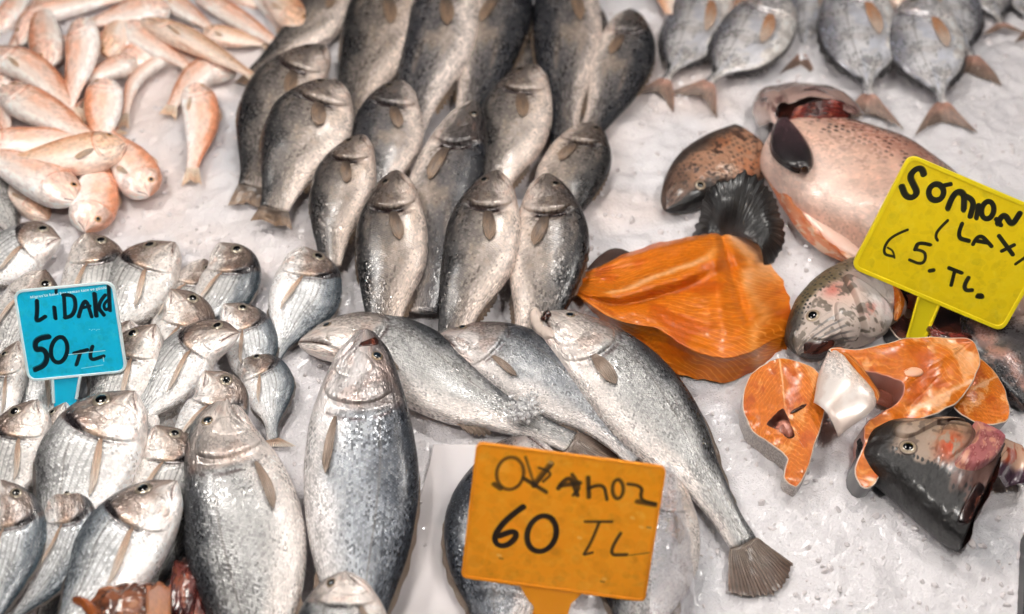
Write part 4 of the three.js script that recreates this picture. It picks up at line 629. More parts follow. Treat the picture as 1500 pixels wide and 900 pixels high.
function slab(root, base, outline, hole, p0, n, thick, flatMat, skinMat, cav) {  // a slice: flesh on top, skin round its outer edge
  const r = V(1, 0, 0).addScaledVector(n, -n.x).normalize(), f = n.clone().cross(r).normalize();
  const to2 = ([x, y]) => { const d = onPlane(x, y, p0, n).sub(p0); return new THREE.Vector2(d.dot(r), d.dot(f)); };
  const soft = (pts) => new THREE.CatmullRomCurve3(pts.map((p) => { const q = to2(p); return V(q.x, q.y, 0); }), true, 'centripetal').getPoints(pts.length * 7).map((p) => new THREE.Vector2(p.x, p.y)).slice(0, -1);
  const jag = (p, i) => { const k = 1 + 0.02 * fbm(i * 0.2, 3, 77); return new THREE.Vector2(p.x * k + 0.0008 * noise(i * 0.5, 1, 78), p.y * k + 0.0008 * noise(i * 0.5, 9, 79)); }, O = soft(outline).map(jag), shape = new THREE.Shape(O), Hs = hole ? soft(hole) : []; if (hole) shape.holes.push(new THREE.Path(Hs)); if (cav) Hs.push(...O.slice(cav[0] * 7, cav[1] * 7));
  const bb = new THREE.Box2().setFromPoints(O), size = bb.getSize(new THREE.Vector2()), b = 0.0013;
  let g = new THREE.ExtrudeGeometry(shape, { depth: thick - b, bevelEnabled: true, bevelThickness: b, bevelSize: b, bevelOffset: -b, bevelSegments: 4, curveSegments: 1, steps: 2 });
  const mod = new TessellateModifier(0.007, 6), sets = { flesh: [], skin: [], lining: [] }, P = g.attributes.position;
  const near = (x, y, set) => { let m = 1e9; for (const q of set) m = Math.min(m, (q.x - x) ** 2 + (q.y - y) ** 2); return m; };
  for (const gr of g.groups) for (let i = gr.start; i < gr.start + gr.count; i += 3) {
    const cx = (P.getX(i) + P.getX(i + 1) + P.getX(i + 2)) / 3, cy = (P.getY(i) + P.getY(i + 1) + P.getY(i + 2)) / 3, cz = (P.getZ(i) + P.getZ(i + 1) + P.getZ(i + 2)) / 3;
    const k = gr.materialIndex === 0 ? 'flesh' : (Hs.length && near(cx, cy, Hs) <= near(cx, cy, O) + 1e-9 ? 'lining' : (cz > thick - b * 0.6 ? 'rim' : 'skin'));
    (sets[k] ??= []).push(i, i + 1, i + 2);
  }
  for (const k in sets) {
    if (!sets[k].length) continue;
    const q = new THREE.BufferGeometry(); q.setAttribute('position', new THREE.Float32BufferAttribute(sets[k].flatMap((i) => [P.getX(i), P.getY(i), P.getZ(i)]), 3));
    let h = k === 'flesh' ? mod.modify(q) : q; h.deleteAttribute('normal'); h = mergeVertices(h, 1e-5);
    const A = h.attributes.position, U = new Float32Array(A.count * 2);
    for (let i = 0; i < A.count; i++) {
      const x = A.getX(i), y = A.getY(i), z = A.getZ(i), w = 0.005 * fbm(x * 38, y * 38, 121, 3);
      U[i * 2] = k === 'skin' ? Math.atan2(y, x) * 0.6 : (x - bb.min.x) / size.x; U[i * 2 + 1] = k === 'skin' ? z / 0.06 : (y - bb.min.y) / size.y;
      const zz = z - thick + w * sstep(thick * 0.4, thick, z); A.setXYZ(i, p0.x + r.x * x + f.x * y + n.x * zz - base.x, p0.y + r.y * x + f.y * y + n.y * zz - base.y, p0.z + r.z * x + f.z * y + n.z * zz - base.z);
    }
    h.setAttribute('uv', new THREE.BufferAttribute(U, 2)); h.computeVertexNormals();
    part(k === 'rim' ? 'skin_edge' : k, h, { flesh: flatMat, skin: skinMat, lining, rim: rimSkin }[k], root);
  }
}
const groundOf = (px, py) => { const p = at(px, py, 0); return V(p.x, 0, p.z); };
const tiltN = (ax, az) => V(Math.sin(ax), 1, Math.sin(az)).normalize();
function tubePart(name, pts, rad, mat, root, base, lab, flat = 1) {
  const g = new THREE.TubeGeometry(new THREE.CatmullRomCurve3(pts), 40, rad, 12), p = g.attributes.position, n = g.attributes.normal;
  for (let i = 0; i < p.count; i++) { const k = Math.floor(i / 13) / 40, e = rad * (0.25 * fbm(k * 12, i % 13, 131) - 0.75 * (Math.abs(k * 2 - 1) ** 5)); p.setXYZ(i, p.getX(i) + n.getX(i) * e, p.getY(i) + n.getY(i) * e * flat, p.getZ(i) + n.getZ(i) * e); }
  g.computeVertexNormals(); return part(name, moved(g, base), mat, root, lab);
}
{ // the round steak
  const b = groundOf(1150, 640), t = thing('salmon_steak', 'round orange salmon steak with a dark belly hole, left of the other steaks', 'salmon steak', b);
  slab(t, b, [[1138, 526], [1172, 529], [1200, 546], [1209, 580], [1204, 622], [1192, 660], [1178, 700], [1166, 714], [1148, 700], [1152, 668], [1128, 652], [1100, 628], [1088, 590], [1098, 552], [1118, 534]],
    [[1147, 598], [1158, 616], [1166, 640], [1156, 644], [1140, 632], [1122, 622], [1132, 608]], at(1150, 600, 0.05), tiltN(-0.05, 0.22), 0.04, FLESH_STEAK, steakSkin);
  const bone = new THREE.SphereGeometry(0.0085, 20, 10).scale(1.2, 0.35, 0.8); const c = at(1148, 580, 0.0515); part('backbone', moved(bone.translate(c.x, c.y, c.z), b), std('#e0a288', { roughness: 0.35, clearcoat: 0.4 }), t);
  tubePart('dark_slit', [at(1158, 606, 0.05), at(1172, 598, 0.051), at(1188, 590, 0.05)], 0.002, DARKCUT, t, b, 'dark strip laid in for the slit beside the belly hole');  // dark tube stands in for the shade inside the slit
  tubePart('membrane', [at(1140, 640, 0.03), at(1148, 624, 0.036), at(1160, 640, 0.034)], 0.007, lining, t, b);
}
{ // the steak with a folded belly
  const b = groundOf(1330, 600), t = thing('salmon_steak', 'large salmon steak whose white belly skin is folded over the round one', 'salmon steak', b);
  slab(t, b, [[1216, 512], [1260, 512], [1310, 500], [1372, 492], [1420, 498], [1436, 520], [1430, 550], [1404, 588], [1360, 610], [1312, 622], [1288, 640], [1292, 676], [1282, 712], [1264, 716], [1252, 690], [1264, 656], [1268, 622], [1290, 604], [1318, 586], [1322, 562], [1292, 548], [1262, 542], [1236, 530]],
    null, at(1330, 560, 0.062), tiltN(0.04, 0.25), 0.045, FLESH_STEAK2, darkSkin, [15, 22]);
  const fl = (pts, h) => new THREE.CatmullRomCurve3(pts.map(([x, y], i) => at(x, y, h[i])));
  const A = fl([[1216, 512], [1200, 546], [1192, 590]], [0.064, 0.066, 0.062]), B = fl([[1240, 540], [1284, 590], [1228, 640]], [0.07, 0.078, 0.056]);
  part('belly_flap', moved(shell((u, v, o) => { o.lerpVectors(A.getPoint(u), B.getPoint(u), v); o.y += 0.01 * Math.sin(v * Math.PI); }, 24, 18, 0.003), b), paleSkin, t, 'pale belly skin folded outwards');
  const C = fl([[1216, 511], [1240, 526], [1286, 588]], [0.066, 0.074, 0.08]), D2 = fl([[1238, 513], [1262, 540], [1290, 582]], [0.064, 0.066, 0.07]);
  part('flap_edge', moved(shell((u, v, o) => { o.lerpVectors(C.getPoint(u), D2.getPoint(u), v); o.y += 0.003 * Math.sin(v * Math.PI); }, 24, 8, 0.002), b), FLESH_STEAK2, t);
  const E = fl([[1240, 528], [1284, 546], [1326, 560]], [0.05, 0.05, 0.05]), G2 = fl([[1286, 592], [1312, 600], [1322, 588]], [0.02, 0.016, 0.02]);
  part('cavity_wall', moved(shell((u, v, o) => { o.lerpVectors(E.getPoint(u), G2.getPoint(u), v); o.y -= 0.008 * Math.sin(v * Math.PI); }, 20, 12, 0.002), b), new THREE.MeshPhysicalMaterial({ color: '#a8604a', roughness: 0.3, clearcoat: 0.5, bumpMap: fleshBump, bumpScale: 0.002 }), t, 'dull red wall of the belly cavity');
  const bone = new THREE.SphereGeometry(0.009, 20, 10).scale(1.4, 0.35, 0.8), c = at(1336, 545, 0.064); part('backbone', moved(bone.translate(c.x, c.y, c.z), b), std('#e2a888', { roughness: 0.35 }), t);
}
{ // the steak behind it
  const b = groundOf(1440, 570), t = thing('salmon_steak', 'darker salmon steak half hidden behind the large one, right edge', 'salmon steak', b);
  slab(t, b, [[1400, 520], [1440, 528], [1466, 556], [1478, 590], [1474, 618], [1440, 622], [1400, 600], [1380, 560]], null, at(1440, 575, 0.036), tiltN(0.1, 0.15), 0.034, FLESH_STEAK2, darkSkin);
}
{ // the spread fillet
  const b = groundOf(1000, 450), t = thing('salmon_fillet', 'big bright orange salmon fillet spread open on the ice', 'salmon fillet', b);
  const Tp = new THREE.CatmullRomCurve3([[830, 417], [866, 392], [904, 376], [960, 358], [1010, 346], [1056, 336], [1106, 352]].map(([x, y]) => V(x, y, 0))), Bp = new THREE.CatmullRomCurve3([[830, 424], [872, 462], [916, 498], [958, 522], [1004, 547], [1088, 554], [1152, 520]].map(([x, y]) => V(x, y, 0)));
  const crest = (u) => 0.8 + 0.05 * Math.sin(u * 9) + 0.03 * noise(u * 14, 2, 147);        // where the top breaks into the cut front face
  const H = (u, v) => {
    const c = crest(u); let h = lerp(0.022, 0.05, sstep(0.0, 0.45, u)) * sstep(-0.04, 0.05, v) * (0.72 + 0.28 * sstep(0, 0.7, v)); h *= 1 - 0.5 * sstep(0.8, 1, u) * sstep(0.6, 0, v);
    if (v > c) h *= 1 - 0.88 * Math.pow((v - c) / (1 - c), 0.8);
    h *= 1 - 0.72 * sstep(0.86, 1, u);
    const rid = v - 0.66 + u * 0.62; h += 0.013 * gauss(rid, 0.1) * sstep(0.05, 0.3, u) * sstep(0.95, 0.6, u) - 0.007 * gauss(rid - 0.13, 0.05) * sstep(0.1, 0.4, u);
    h += -0.008 * gauss(u - 0.83 - 0.06 * v, 0.016) * sstep(0.9, 0.5, v) + 0.007 * gauss(u - 0.79, 0.035) * sstep(0.9, 0.6, v) + 0.006 * fbm(u * 4, v * 3, 141) + 0.001 * fbm(u * 20, v * 14, 144); return Math.max(h, 0.003) + 0.004;
  };
  const place = (u, v, lower, o) => { const a = Tp.getPoint(u), c = Bp.getPoint(u), bow = sstep(0.8, 1, u) * 26 * Math.sin(v * Math.PI), e = Math.abs(v - 0.5) * 2, r = (v > 0.5 ? 5 : 2.5) * noise(u * 14, v > 0.5 ? 5 : 9, 148) + (v > 0.5 ? 2 : 0.8) * noise(u * 40, v > 0.5 ? 3 : 7, 149); return o.copy(at(lerp(a.x, c.x, v) + bow + 3 * noise(v * 20, 4, 150) * sstep(0.9, 1, u), lerp(a.y, c.y, v) + r * e ** 6, lower ? 0.004 : H(u, v))); };
  part('flesh', moved(gridGeo((u, v, o) => place(u, v, 0, o), 150, 130), b), FLESH_FILLET, t);
  const rim = (name, v0, mat) => part(name, moved(gridGeo((u, v, o) => { place(u, v0, v < 0.5, o); if (v > 0 && v < 1) o.y += 0; }, 90, 1), b), mat, t);
  part('skin', moved(shell((u, v, o) => { place(u, lerp(0.03, 0.985, v), 1, o); o.y = 0.003; }, 60, 30, 0.002), b), rimSkin, t);
  part('side', moved(mergeGeometries([gridGeo((u, v, o) => { place(u, 0, 0, o); o.y *= v; }, 90, 4), gridGeo((u, v, o) => { place(1, u, 0, o); o.y *= v; }, 60, 4)]), b), new THREE.MeshPhysicalMaterial({ color: '#cf8650', roughness: 0.35, clearcoat: 0.5, side: THREE.DoubleSide }), t);
  tubePart('bone_end', [at(846, 420, 0.022), at(832, 422, 0.026), at(820, 421, 0.024)], 0.006, std('#9c4a3c', { roughness: 0.3, clearcoat: 0.6 }), t, b);
  part('fin', moved(shell((u, v, o) => { o.copy(at(lerp(858, 938, u), lerp(396, 380, u) - 22 * Math.sin(Math.PI * Math.min(1, u * 1.05)) * v - 4 * u, 0.03 - 0.01 * u)); }, 20, 8, 0.001), b), finMat([88, 66, 58], [60, 44, 40], 21, 0.05), t, 'dark fin sticking out behind the flesh');
  const Rt = new THREE.CatmullRomCurve3([[1048, 352], [1062, 346], [1078, 346], [1094, 350], [1106, 356]].map(([x, y]) => at(x, y, 0.03))), Tt = new THREE.CatmullRomCurve3([[1010, 346, 0.01], [1022, 312, 0.03], [1036, 280, 0.06], [1066, 262, 0.075], [1098, 252, 0.075], [1126, 272, 0.06], [1146, 304, 0.04], [1154, 334, 0.03], [1146, 366, 0.02], [1124, 392, 0.012]].map(([x, y, h]) => at(x, y, h)));
  part('tail_fin', moved(shell((u, v, o) => { o.lerpVectors(Rt.getPoint(v), Tt.getPoint(v), u * (1 - 0.12 * Math.abs(noise(v * 22, 3, 160)) - 0.05 * Math.abs(Math.sin(v * 90)))); o.y += (0.012 * noise(v * 3, 1, 161) + 0.0003 * Math.sin(v * 190)) * u + 0.012 * Math.sin(u * Math.PI); }, 30, 120, 0.0012), b), FIN.black, t, 'black fan shaped tail fin');
}
makeFish('salmon', 'salmon_dark', 'dark wet salmon at the right edge below the yellow sign', [[1420, 446], [1478, 520], [1560, 622]], 120, [-1, 0.5], { name: 'salmon', noHead: true, ns: 60, nt: 40, tail: false, dorsal: false, lift: -0.004 });
{ // offcut behind the stem of the yellow sign
  const b = groundOf(1350, 470), t = thing('salmon_collar', 'dark red salmon offcut with orange edges behind the yellow sign stem', 'salmon offcut', b);
  slab(t, b, [[1300, 410], [1372, 420], [1440, 450], [1432, 492], [1380, 500], [1320, 498], [1300, 470]], [[1314, 438], [1342, 432], [1350, 456], [1330, 466]], at(1360, 465, 0.03), tiltN(0.0, 0.1), 0.026, DARKCUT, darkSkin);
  tubePart('flesh_edge', [at(1300, 408, 0.045), at(1318, 440, 0.05), at(1312, 470, 0.044)], 0.0055, FLESH_STEAK2, t, b);
  tubePart('flesh_edge', [at(1358, 476, 0.036), at(1376, 492, 0.04), at(1424, 496, 0.036)], 0.007, WETRED, t, b);
}

// ---------------------------------------------------------------- wet brown pieces at the bottom edge
function lump(name, label, px, py, size, turn, colors, sdl, h) {
  const c = at(px, py, h), b = V(c.x, 0, c.z), t = thing(name, label, 'fish piece', b);
  const g = new THREE.IcosahedronGeometry(1, 24), p = g.attributes.position; const m = mergeVertices(g.deleteAttribute('normal').deleteAttribute('uv')), q = m.attributes.position, U = [];
  for (let i = 0; i < q.count; i++) { const d = V().fromBufferAttribute(q, i), k = 1 + 0.42 * fbm(d.x * 1.5 + 3, d.z * 1.5, sdl, 3) + 0.22 * fbm(d.y * 1.5 + 9, d.x * 1.5, sdl + 3, 3); U.push(d.x * 0.5 + 0.5, d.z * 0.5 + 0.5); d.multiplyScalar(k).multiply(V(...size)); d.applyAxisAngle(V(0, 1, 0), turn); q.setXYZ(i, d.x, d.y + h, d.z); }
  m.setAttribute('uv', new THREE.Float32BufferAttribute(U, 2)); m.computeVertexNormals();
  const map = texture(256, 256, (u, v, o) => { o[0] = colors[0][0]; o[1] = colors[0][1]; o[2] = colors[0][2]; mixc(o, colors[1], sstep(-0.1, 0.25, fbm(u * 5, v * 5, sdl))); mixc(o, colors[2], sstep(0.1, 0.35, fbm(u * 8, v * 8, sdl + 4))); }, true);
  part('flesh', m, new THREE.MeshPhysicalMaterial({ map, roughness: 0.2, clearcoat: 1, clearcoatRoughness: 0.06, bumpMap: fleshBump, bumpScale: 0.0008 }), t);
  return [t, b];
}
{
  const [t, b] = lump('brown_fish_piece', 'glossy brown fish piece at the bottom edge below the front bream', 184, 900, [0.038, 0.02, 0.034], 0.2, [[126, 74, 48], [84, 50, 36], [160, 108, 76]], 201, 0.066);
  const br = std('#8c4a22', { roughness: 0.25, clearcoat: 0.8 });
  tubePart('feeler', [at(106, 878, 0.09), at(126, 886, 0.096), at(142, 910, 0.09)], 0.005, br, t, b, 'orange brown feeler');
  part('fin', moved(shell((u, v, o) => { o.copy(at(lerp(214, 250, v), lerp(915, 856, u) + 4 * Math.sin(v * 9), 0.085)); }, 14, 16, 0.0012), b), finMat([206, 132, 70], [190, 120, 80], 31, 0.4), t, 'thin orange fin');
}
{ const [t, b] = lump('red_fish_piece', 'dark red wet fish piece wedged between the bream and the first meagre', 274, 880, [0.02, 0.018, 0.06], 0.12, [[96, 44, 38], [64, 32, 32], [130, 72, 52]], 231, 0.03); }

// ---------------------------------------------------------------- white board, ice lump, bag, tray edge
{
  const b = groundOf(640, 780), t = thing('white_board', 'white foam board lying under the left side of the orange sign', 'board', b);
  const p0 = at(640, 780, 0.012); const O = [[636, 652], [706, 652], [726, 700], [716, 905], [572, 905], [590, 830], [616, 730], [630, 680]];
  const pts = O.map(([x, y]) => at(x, y, 0.012)).map((p) => new THREE.Vector2(p.x - b.x, -(p.z - b.z)));
  const g = new THREE.ExtrudeGeometry(new THREE.Shape(pts), { depth: 0.01, bevelEnabled: true, bevelThickness: 0.0015, bevelSize: 0.0015, bevelSegments: 3 }).rotateX(-Math.PI / 2);
  part('panel', g, new THREE.MeshPhysicalMaterial({ map: iceColor, color: '#f2eeec', roughness: 0.5, bumpMap: fleshBump, bumpScale: 0.0006 }), t);
}
{
  const c = at(768, 592, 0.06), b = V(c.x, 0, c.z), t = thing('ice_lump', 'small lump of crushed ice melting on two crossed meagre', 'ice', b), gs = [];
  for (let k = 0; k < 240; k++) { const g = new THREE.IcosahedronGeometry(0.0007 + 0.0026 * rnd() ** 2, 0), p = g.attributes.position; for (let i = 0; i < p.count; i++) { const e = 0.75 + 0.5 * hash(Math.round(p.getX(i) * 9000), Math.round(p.getY(i) * 9000), k); p.setXYZ(i, p.getX(i) * e, p.getY(i) * e, p.getZ(i) * e); } g.rotateX(rnd() * 6).rotateZ(rnd() * 6).translate((rnd() + rnd() - 1) * 0.022, 0.046 + rnd() * 0.012, (rnd() + rnd() - 1) * 0.018); gs.push(g); }
  part('grains', mergeGeometries(gs), new THREE.MeshPhysicalMaterial({ color: '#ecebeb', roughness: 0.2, transmission: 0.2, thickness: 0, clearcoat: 0.4 }), t);
}
{
  const b = groundOf(1000, 800), t = thing('plastic_bag', 'clear plastic bag edge draped over the pale meagre beside the orange sign', 'plastic bag', b);
  const A = new THREE.CatmullRomCurve3([[966, 690, 0.085], [962, 740, 0.095], [958, 800, 0.1], [950, 920, 0.1]].map((p) => at(...p))), B = new THREE.CatmullRomCurve3([[988, 692, 0.04], [1000, 730, 0.04], [1012, 800, 0.04], [1018, 920, 0.04]].map((p) => at(...p)));
  part('film', moved(shell((u, v, o) => { o.lerpVectors(A.getPoint(u), B.getPoint(u), v); o.y += 0.016 * Math.sin(v * Math.PI * 0.9) + 0.006 * fbm(u * 14, v * 4, 151) + 0.003 * Math.abs(fbm(u * 30, v * 9, 155)); }, 70, 26, 0.0003), b), new THREE.MeshPhysicalMaterial({ color: '#fafafc', transmission: 0.88, thickness: 0, roughness: 0.1, side: THREE.DoubleSide }), t);
}
{
  const a = at(1504, 780, 0.02), c = at(1496, 915, 0.02), b = V(a.x, 0, a.z), t = thing('tray_edge', 'black tray edge cut off by the lower right side of the frame', 'tray', b);
  const L = a.distanceTo(c), g = new THREE.BoxGeometry(0.02, 0.03, L, 1, 1, 1); g.rotateY(Math.atan2(c.x - a.x, c.z - a.z)); g.translate((a.x + c.x) / 2 + 0.01, 0.012, (a.z + c.z) / 2); part('side', moved(g, b), std('#101114', { roughness: 0.4 }), t);
}

// ---------------------------------------------------------------- price signs on stakes
function sign(o) {
  const base = at(...o.foot, 0.02), n = V(...o.n).normalize(), b = V(base.x, 0, base.z), t = thing('price_sign', o.label, 'price sign', b);
  const C = o.corners.map(([x, y]) => onPlane(x, y, base, n)), ctr = C.reduce((a, p) => a.add(p), V()).multiplyScalar(0.25);       // TL TR BR BL
  const r = C[1].clone().sub(C[0]).add(C[2]).sub(C[3]); r.addScaledVector(n, -r.dot(n)).normalize(); const u = n.clone().cross(r).normalize();
  const to2 = (x, y) => { const d = onPlane(x, y, base, n).sub(ctr); return [d.dot(r), d.dot(u)]; };
  const w = (C[0].distanceTo(C[1]) + C[3].distanceTo(C[2])) / 2, h = (C[0].distanceTo(C[3]) + C[1].distanceTo(C[2])) / 2, rad = o.rad * w;
  const rr = (x0, y0, x1, y1, k, Sh = THREE.Shape) => { const s = new Sh(); s.moveTo(x0 + k, y0); s.lineTo(x1 - k, y0); s.quadraticCurveTo(x1, y0, x1, y0 + k); s.lineTo(x1, y1 - k); s.quadraticCurveTo(x1, y1, x1 - k, y1); s.lineTo(x0 + k, y1); s.quadraticCurveTo(x0, y1, x0, y1 - k); s.lineTo(x0, y0 + k); s.quadraticCurveTo(x0, y0, x0 + k, y0); return s; };
  const put = (g) => g.applyMatrix4(new THREE.Matrix4().makeBasis(r, u, n).setPosition(ctr.clone().sub(b)));
  const W2 = 1024, H2 = Math.round(W2 * h / w), cv = document.createElement('canvas'); cv.width = W2; cv.height = H2; const g2 = cv.getContext('2d');
  g2.fillStyle = o.color; g2.fillRect(0, 0, W2, H2);
  for (let i = 0; i < 900; i++) { g2.fillStyle = `rgba(${rnd() < 0.5 ? '255,255,235' : '60,40,10'},${0.015 + rnd() * 0.03})`; const s = 2 + rnd() * 40; g2.beginPath(); g2.ellipse(rnd() * W2, rnd() * H2, s, s * (0.2 + rnd()), rnd() * 3, 0, 7); g2.fill(); }
  for (let i = 0; i < 26; i++) { g2.strokeStyle = `rgba(255,255,245,${0.06 + rnd() * 0.14})`; g2.lineWidth = 1 + rnd() * 1.5; const x = rnd() * W2, y = rnd() * H2, l = 20 + rnd() * 130, a = rnd() * 3.1; g2.beginPath(); g2.moveTo(x, y); g2.lineTo(x + l * Math.cos(a), y + l * Math.sin(a)); g2.stroke(); }
  const X = (x, y) => { const [a, c] = to2(x, y); return [(a / w + 0.5) * W2, (0.5 - c / h) * H2]; }, px = W2 / Math.hypot(o.corners[1][0] - o.corners[0][0], o.corners[1][1] - o.corners[0][1]);
  const ink = (pts, wd, alpha = 1, color = o.ink, close) => {           // a marker stroke, several passes with a frayed edge
    const q = pts.map(([x, y]) => X(x, y)); g2.lineCap = 'round'; g2.lineJoin = 'round';
    for (let k = 0; k < 5; k++) {
      g2.strokeStyle = color; g2.globalAlpha = alpha * (k ? 0.5 : 0.85); g2.lineWidth = wd * px * (k ? 0.45 + 0.4 * rnd() : 0.9); g2.beginPath();
      const jx = k ? (rnd() - 0.5) * wd * px * 0.45 : 0, jy = k ? (rnd() - 0.5) * wd * px * 0.45 : 0; g2.moveTo(q[0][0] + jx, q[0][1] + jy);
      for (let i = 1; i < q.length - 1; i++) g2.quadraticCurveTo(q[i][0] + jx, q[i][1] + jy, (q[i][0] + q[i + 1][0]) / 2 + jx, (q[i][1] + q[i + 1][1]) / 2 + jy);
      const e = q[q.length - 1]; g2.lineTo(e[0] + jx, e[1] + jy); g2.stroke();
    }
    g2.globalAlpha = 1;
  };
  const ring = (cx, cy, rx, ry, rot, wd, alpha, color) => { const p = []; for (let i = 0; i <= 18; i++) { const a = i / 18 * 6.5 - 1.4, x = rx * Math.cos(a), y = ry * Math.sin(a); p.push([cx + x * Math.cos(rot) - y * Math.sin(rot), cy + x * Math.sin(rot) + y * Math.cos(rot)]); } ink(p, wd, alpha, color); };
  const print = (str, x0, y0, x1, y1, size, color) => { const a = X(x0, y0), c = X(x1, y1); g2.save(); g2.translate(...a); g2.rotate(Math.atan2(c[1] - a[1], c[0] - a[0])); g2.fillStyle = color; g2.font = `bold ${Math.round(size * px)}px sans-serif`; const k = Math.hypot(c[0] - a[0], c[1] - a[1]) / g2.measureText(str).width; g2.scale(k, 1); g2.fillText(str, 0, 0); g2.restore(); };
  o.write(ink, ring, print);
  const tex = new THREE.CanvasTexture(cv); tex.colorSpace = THREE.SRGBColorSpace;
  const D = 0.0022, shape = rr(-w / 2, -h / 2, w / 2, h / 2, rad), pg = new THREE.ExtrudeGeometry(shape, { depth: D, bevelEnabled: true, bevelThickness: 0.0006, bevelSize: 0.0006, bevelSegments: 3, curveSegments: 10 });
  const P = pg.attributes.position, U = pg.attributes.uv; for (let i = 0; i < P.count; i++) U.setXY(i, P.getX(i) / w + 0.5, P.getY(i) / h + 0.5);
  const plastic = { roughness: 0.38, clearcoat: 0.25, clearcoatRoughness: 0.2, bumpMap: fleshBump, bumpScale: 0.0001 };
  part('panel', put(pg), new THREE.MeshPhysicalMaterial({ map: tex, ...plastic }), t);
  const e = o.rimW * w, rimS = rr(-w / 2 - e * 0.3, -h / 2 - e * 0.3, w / 2 + e * 0.3, h / 2 + e * 0.3, rad + e * 0.3); rimS.holes.push(rr(-w / 2 + e, -h / 2 + e, w / 2 - e, h / 2 - e, Math.max(rad - e, 0.002), THREE.Path));
  const rimMat = new THREE.MeshPhysicalMaterial({ color: new THREE.Color(o.rim), ...plastic });
  part('rim', put(new THREE.ExtrudeGeometry(rimS, { depth: D + 0.0012, bevelEnabled: true, bevelThickness: 0.0008, bevelSize: 0.0006, bevelSegments: 3, curveSegments: 10 }).translate(0, 0, -0.0004)), rimMat, t);
  const st = o.stem.map(([x, y]) => to2(x, y)), sh = new THREE.Shape(st.map((p) => new THREE.Vector2(...p))), stem = part('stake', put(new THREE.ExtrudeGeometry(sh, { depth: D, bevelEnabled: true, bevelThickness: 0.0006, bevelSize: 0.0004, bevelSegments: 2 }).translate(0, 0, -0.0012)), new THREE.MeshPhysicalMaterial({ color: new THREE.Color(o.stemColor ?? o.color), ...plastic }), t);
  for (const k of o.ribs ?? []) { const p = k.map(([x, y]) => { const q = to2(x, y); return V(q[0], q[1], 0.002).applyMatrix4(new THREE.Matrix4().makeBasis(r, u, n).setPosition(ctr.clone().sub(b))); }); part('stake_edge', new THREE.TubeGeometry(new THREE.LineCurve3(p[0], p[1]), 4, 0.0018, 8), rimMat, stem); }
}
sign({
  label: 'blue price sign reading LIDAKI 50 TL stuck among the bream', foot: [98, 606], n: [0.05, 0.6, 0.8], corners: [[36, 428], [180, 411], [172, 545], [28, 556]], rad: 0.1, rimW: 0.012, color: '#08b8e0', rim: '#dff1f4', ink: '#04171f', stemColor: '#08b8e0',
  stem: [[77, 548], [118, 546], [114, 578], [106, 612], [82, 612], [78, 580]], ribs: [[[77, 553], [79, 590]], [[118, 549], [112, 584]]],
  write(ink0, ring0, print) {
    const fx = (x) => (x - 104) * 0.86 + 101, ink = (p, ...a) => ink0(p.map(([x, y]) => [fx(x), y]), ...a), ring = (x, ...a) => ring0(fx(x), ...a);
    print("Migros'ta balık her zaman taze ve günlüktür", 45, 437, 169, 421, 5.2, '#e9f6f8');
    ink([[50, 440], [51, 453], [48, 472], [64, 463]], 6); ink([[80, 450], [82, 466]], 6); ink([[83, 424], [83, 428]], 5); ink([[96, 433], [98, 465]], 6); ink([[95, 432], [112, 430], [117, 447], [111, 462], [98, 465]], 6);
    ink([[121, 463], [131, 430], [143, 463]], 6); ink([[125, 451], [140, 448]], 5); ink([[148, 430], [151, 462]], 7); ink([[166, 432], [151, 447], [164, 461]], 6); ink([[172, 418], [174, 454]], 6); ink([[173, 438], [163, 444], [166, 455], [174, 450]], 5);
    ink([[71, 493], [49, 495], [47, 513], [62, 510], [69, 522], [64, 535], [48, 541]], 8); ring(88, 512, 12, 19, 0.15, 7); ink([[114, 517], [136, 512]], 6); ink([[125, 514], [118, 533]], 6); ink([[145, 507], [136, 529], [164, 521]], 6);
    ink([[104, 519], [166, 513]], 1.1, 0.9, '#dff1f4'); ink([[126, 539], [163, 534]], 0.8, 0.8, '#dff1f4'); ink([[163, 523], [164, 529]], 1.4, 0.7, '#dff1f4');
    for (let i = 0; i < 5; i++) ink([[139 + i * 4, 482 + (i % 2) * 2], [141 + i * 4, 482]], 1, 0.6, '#bfe6ee');
  },
});
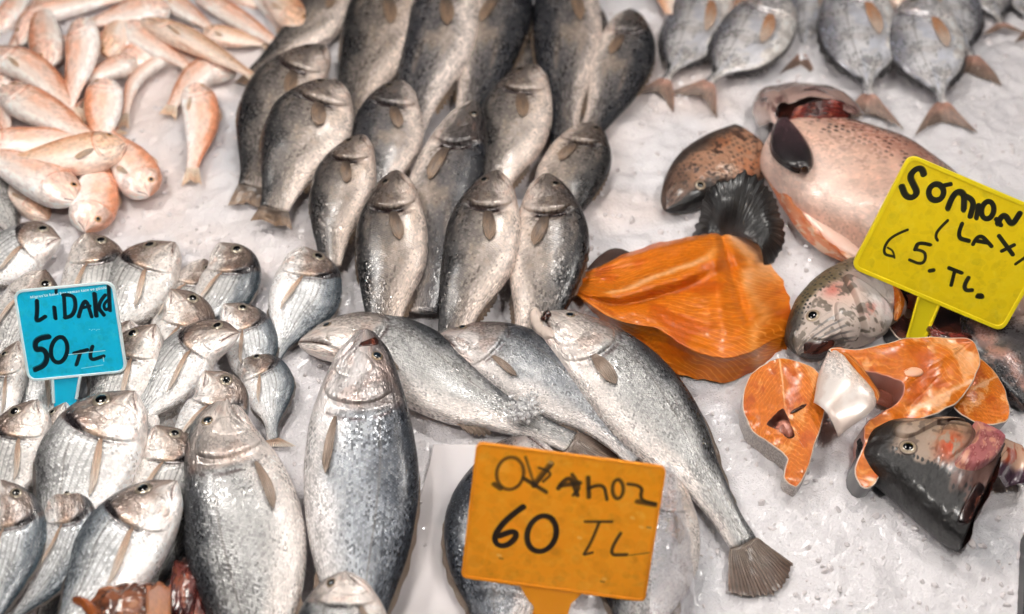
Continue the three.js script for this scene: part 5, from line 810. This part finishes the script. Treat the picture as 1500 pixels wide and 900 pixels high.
sign({
  label: 'orange price sign reading 60 TL in front of the meagre', foot: [806, 905], n: [-0.06, 0.52, 0.85], corners: [[705, 650], [973, 683], [945, 880], [672, 842]], rad: 0.035, rimW: 0.008, color: '#f29a1a', rim: '#e88f14', ink: '#221a18',
  stem: [[708, 850], [770, 853], [856, 866], [836, 884], [824, 925], [784, 925], [778, 884], [762, 858]],
  write(ink0, ring0) {
    const ink = (p, w, al = 1, c) => ink0(p, w, al < 1 ? al * 0.62 : al, c), ring = (x, y, rx, ry, r, w, al = 1) => ring0(x, y, rx, ry, r, w, al < 1 ? al * 0.62 : al);
    ring(748, 692, 20, 24, 0.2, 6, 0.55); ink([[733, 714], [724, 708]], 9, 0.6); ink([[770, 668], [782, 706]], 5, 0.5); ink([[782, 710], [808, 678]], 9, 0.8); ink([[767, 699], [800, 719]], 7, 0.8); ink([[790, 684], [812, 690], [796, 704]], 5, 0.7);
    ink([[818, 714], [834, 690], [846, 724]], 8, 0.75); ink([[822, 710], [850, 706]], 8, 0.75); ink([[838, 694], [852, 712], [840, 724]], 6, 0.7); ink([[862, 698], [863, 727]], 7, 0.85); ink([[862, 714], [884, 704], [889, 730]], 6, 0.85); ring(905, 715, 8, 14, 0, 6, 0.7);
    ink([[920, 708], [943, 709], [936, 731], [960, 737]], 6, 0.75); ink([[934, 733], [960, 738]], 9, 0.6);
    ink([[767, 741], [745, 756], [724, 782], [727, 797], [742, 799], [757, 786], [755, 775], [731, 784]], 9); ring(794, 780, 21, 27, 0.35, 8.5); ink([[857, 763], [896, 763]], 5, 0.75); ink([[878, 764], [868, 790], [856, 810]], 5.5, 0.75); ink([[857, 811], [868, 808]], 5, 0.7);
    ink([[909, 780], [887, 812], [918, 811]], 6, 0.8); ink([[922, 812], [952, 808]], 1.5, 0.7); for (const [x, y] of [[730, 812], [925, 757], [938, 770], [950, 771], [884, 846], [805, 676], [848, 786]]) ink([[x, y], [x + 3, y + 1]], 6, 0.4, '#f0c48c');
    for (const [x, y] of [[948, 771], [880, 850], [732, 816]]) ink([[x, y], [x + 5, y + 1]], 3, 0.6, '#7a4a20');
  },
});
sign({
  label: 'yellow price sign reading SOMON LAX 65 TL above the salmon', foot: [1338, 505], n: [-0.1, 0.5, 0.86], corners: [[1324, 226], [1547, 316], [1479, 490], [1256, 391]], rad: 0.06, rimW: 0.014, color: '#e6c80a', rim: '#ecd416', ink: '#16170f', stemColor: '#dcc812',
  stem: [[1346, 432], [1376, 446], [1346, 520], [1322, 520]], ribs: [[[1346, 434], [1323, 516]], [[1375, 447], [1348, 512]]],
  write(ink, ring) {
    ink([[1352, 255], [1350, 246], [1340, 247], [1331, 258], [1337, 270], [1343, 282], [1336, 290], [1325, 287], [1320, 273]], 9); ring(1371, 281, 11, 12, 0.2, 9); ink([[1378, 272], [1392, 269]], 7);
    ink([[1388, 304], [1396, 280], [1412, 281], [1411, 306]], 9); ink([[1411, 286], [1428, 290], [1421, 316]], 9); ring(1446, 307, 9, 13, 0.2, 8); ink([[1433, 300], [1430, 318]], 8); ink([[1461, 326], [1469, 308], [1481, 331], [1493, 312]], 9); ink([[1459, 320], [1466, 329]], 7);
    ink([[1388, 322], [1373, 336], [1370, 346], [1373, 351]], 4.5, 0.9); ink([[1409, 327], [1400, 347], [1419, 352]], 6.5); ink([[1425, 357], [1433, 339], [1452, 360]], 6.5); ink([[1429, 352], [1446, 355]], 6); ink([[1463, 345], [1483, 372]], 7); ink([[1485, 358], [1467, 367]], 6); ink([[1504, 374], [1487, 386]], 4.5);
    ink([[1329, 336], [1308, 344], [1296, 358], [1294, 372], [1308, 375]], 4.5, 0.9); ink([[1310, 377], [1309, 367], [1300, 362]], 3, 0.6); ink([[1362, 358], [1345, 353], [1340, 365]], 6, 0.9); ink([[1340, 365], [1354, 366], [1356, 379], [1349, 387], [1332, 380]], 5, 0.9); ink([[1362, 396], [1367, 395]], 7, 0.85);
    ink([[1390, 392], [1408, 399]], 6.5); ink([[1398, 397], [1393, 417]], 6); ink([[1418, 406], [1411, 417], [1414, 425], [1423, 424]], 6.5); ink([[1433, 433], [1437, 433]], 9);
  },
});

renderer.render(scene, camera);
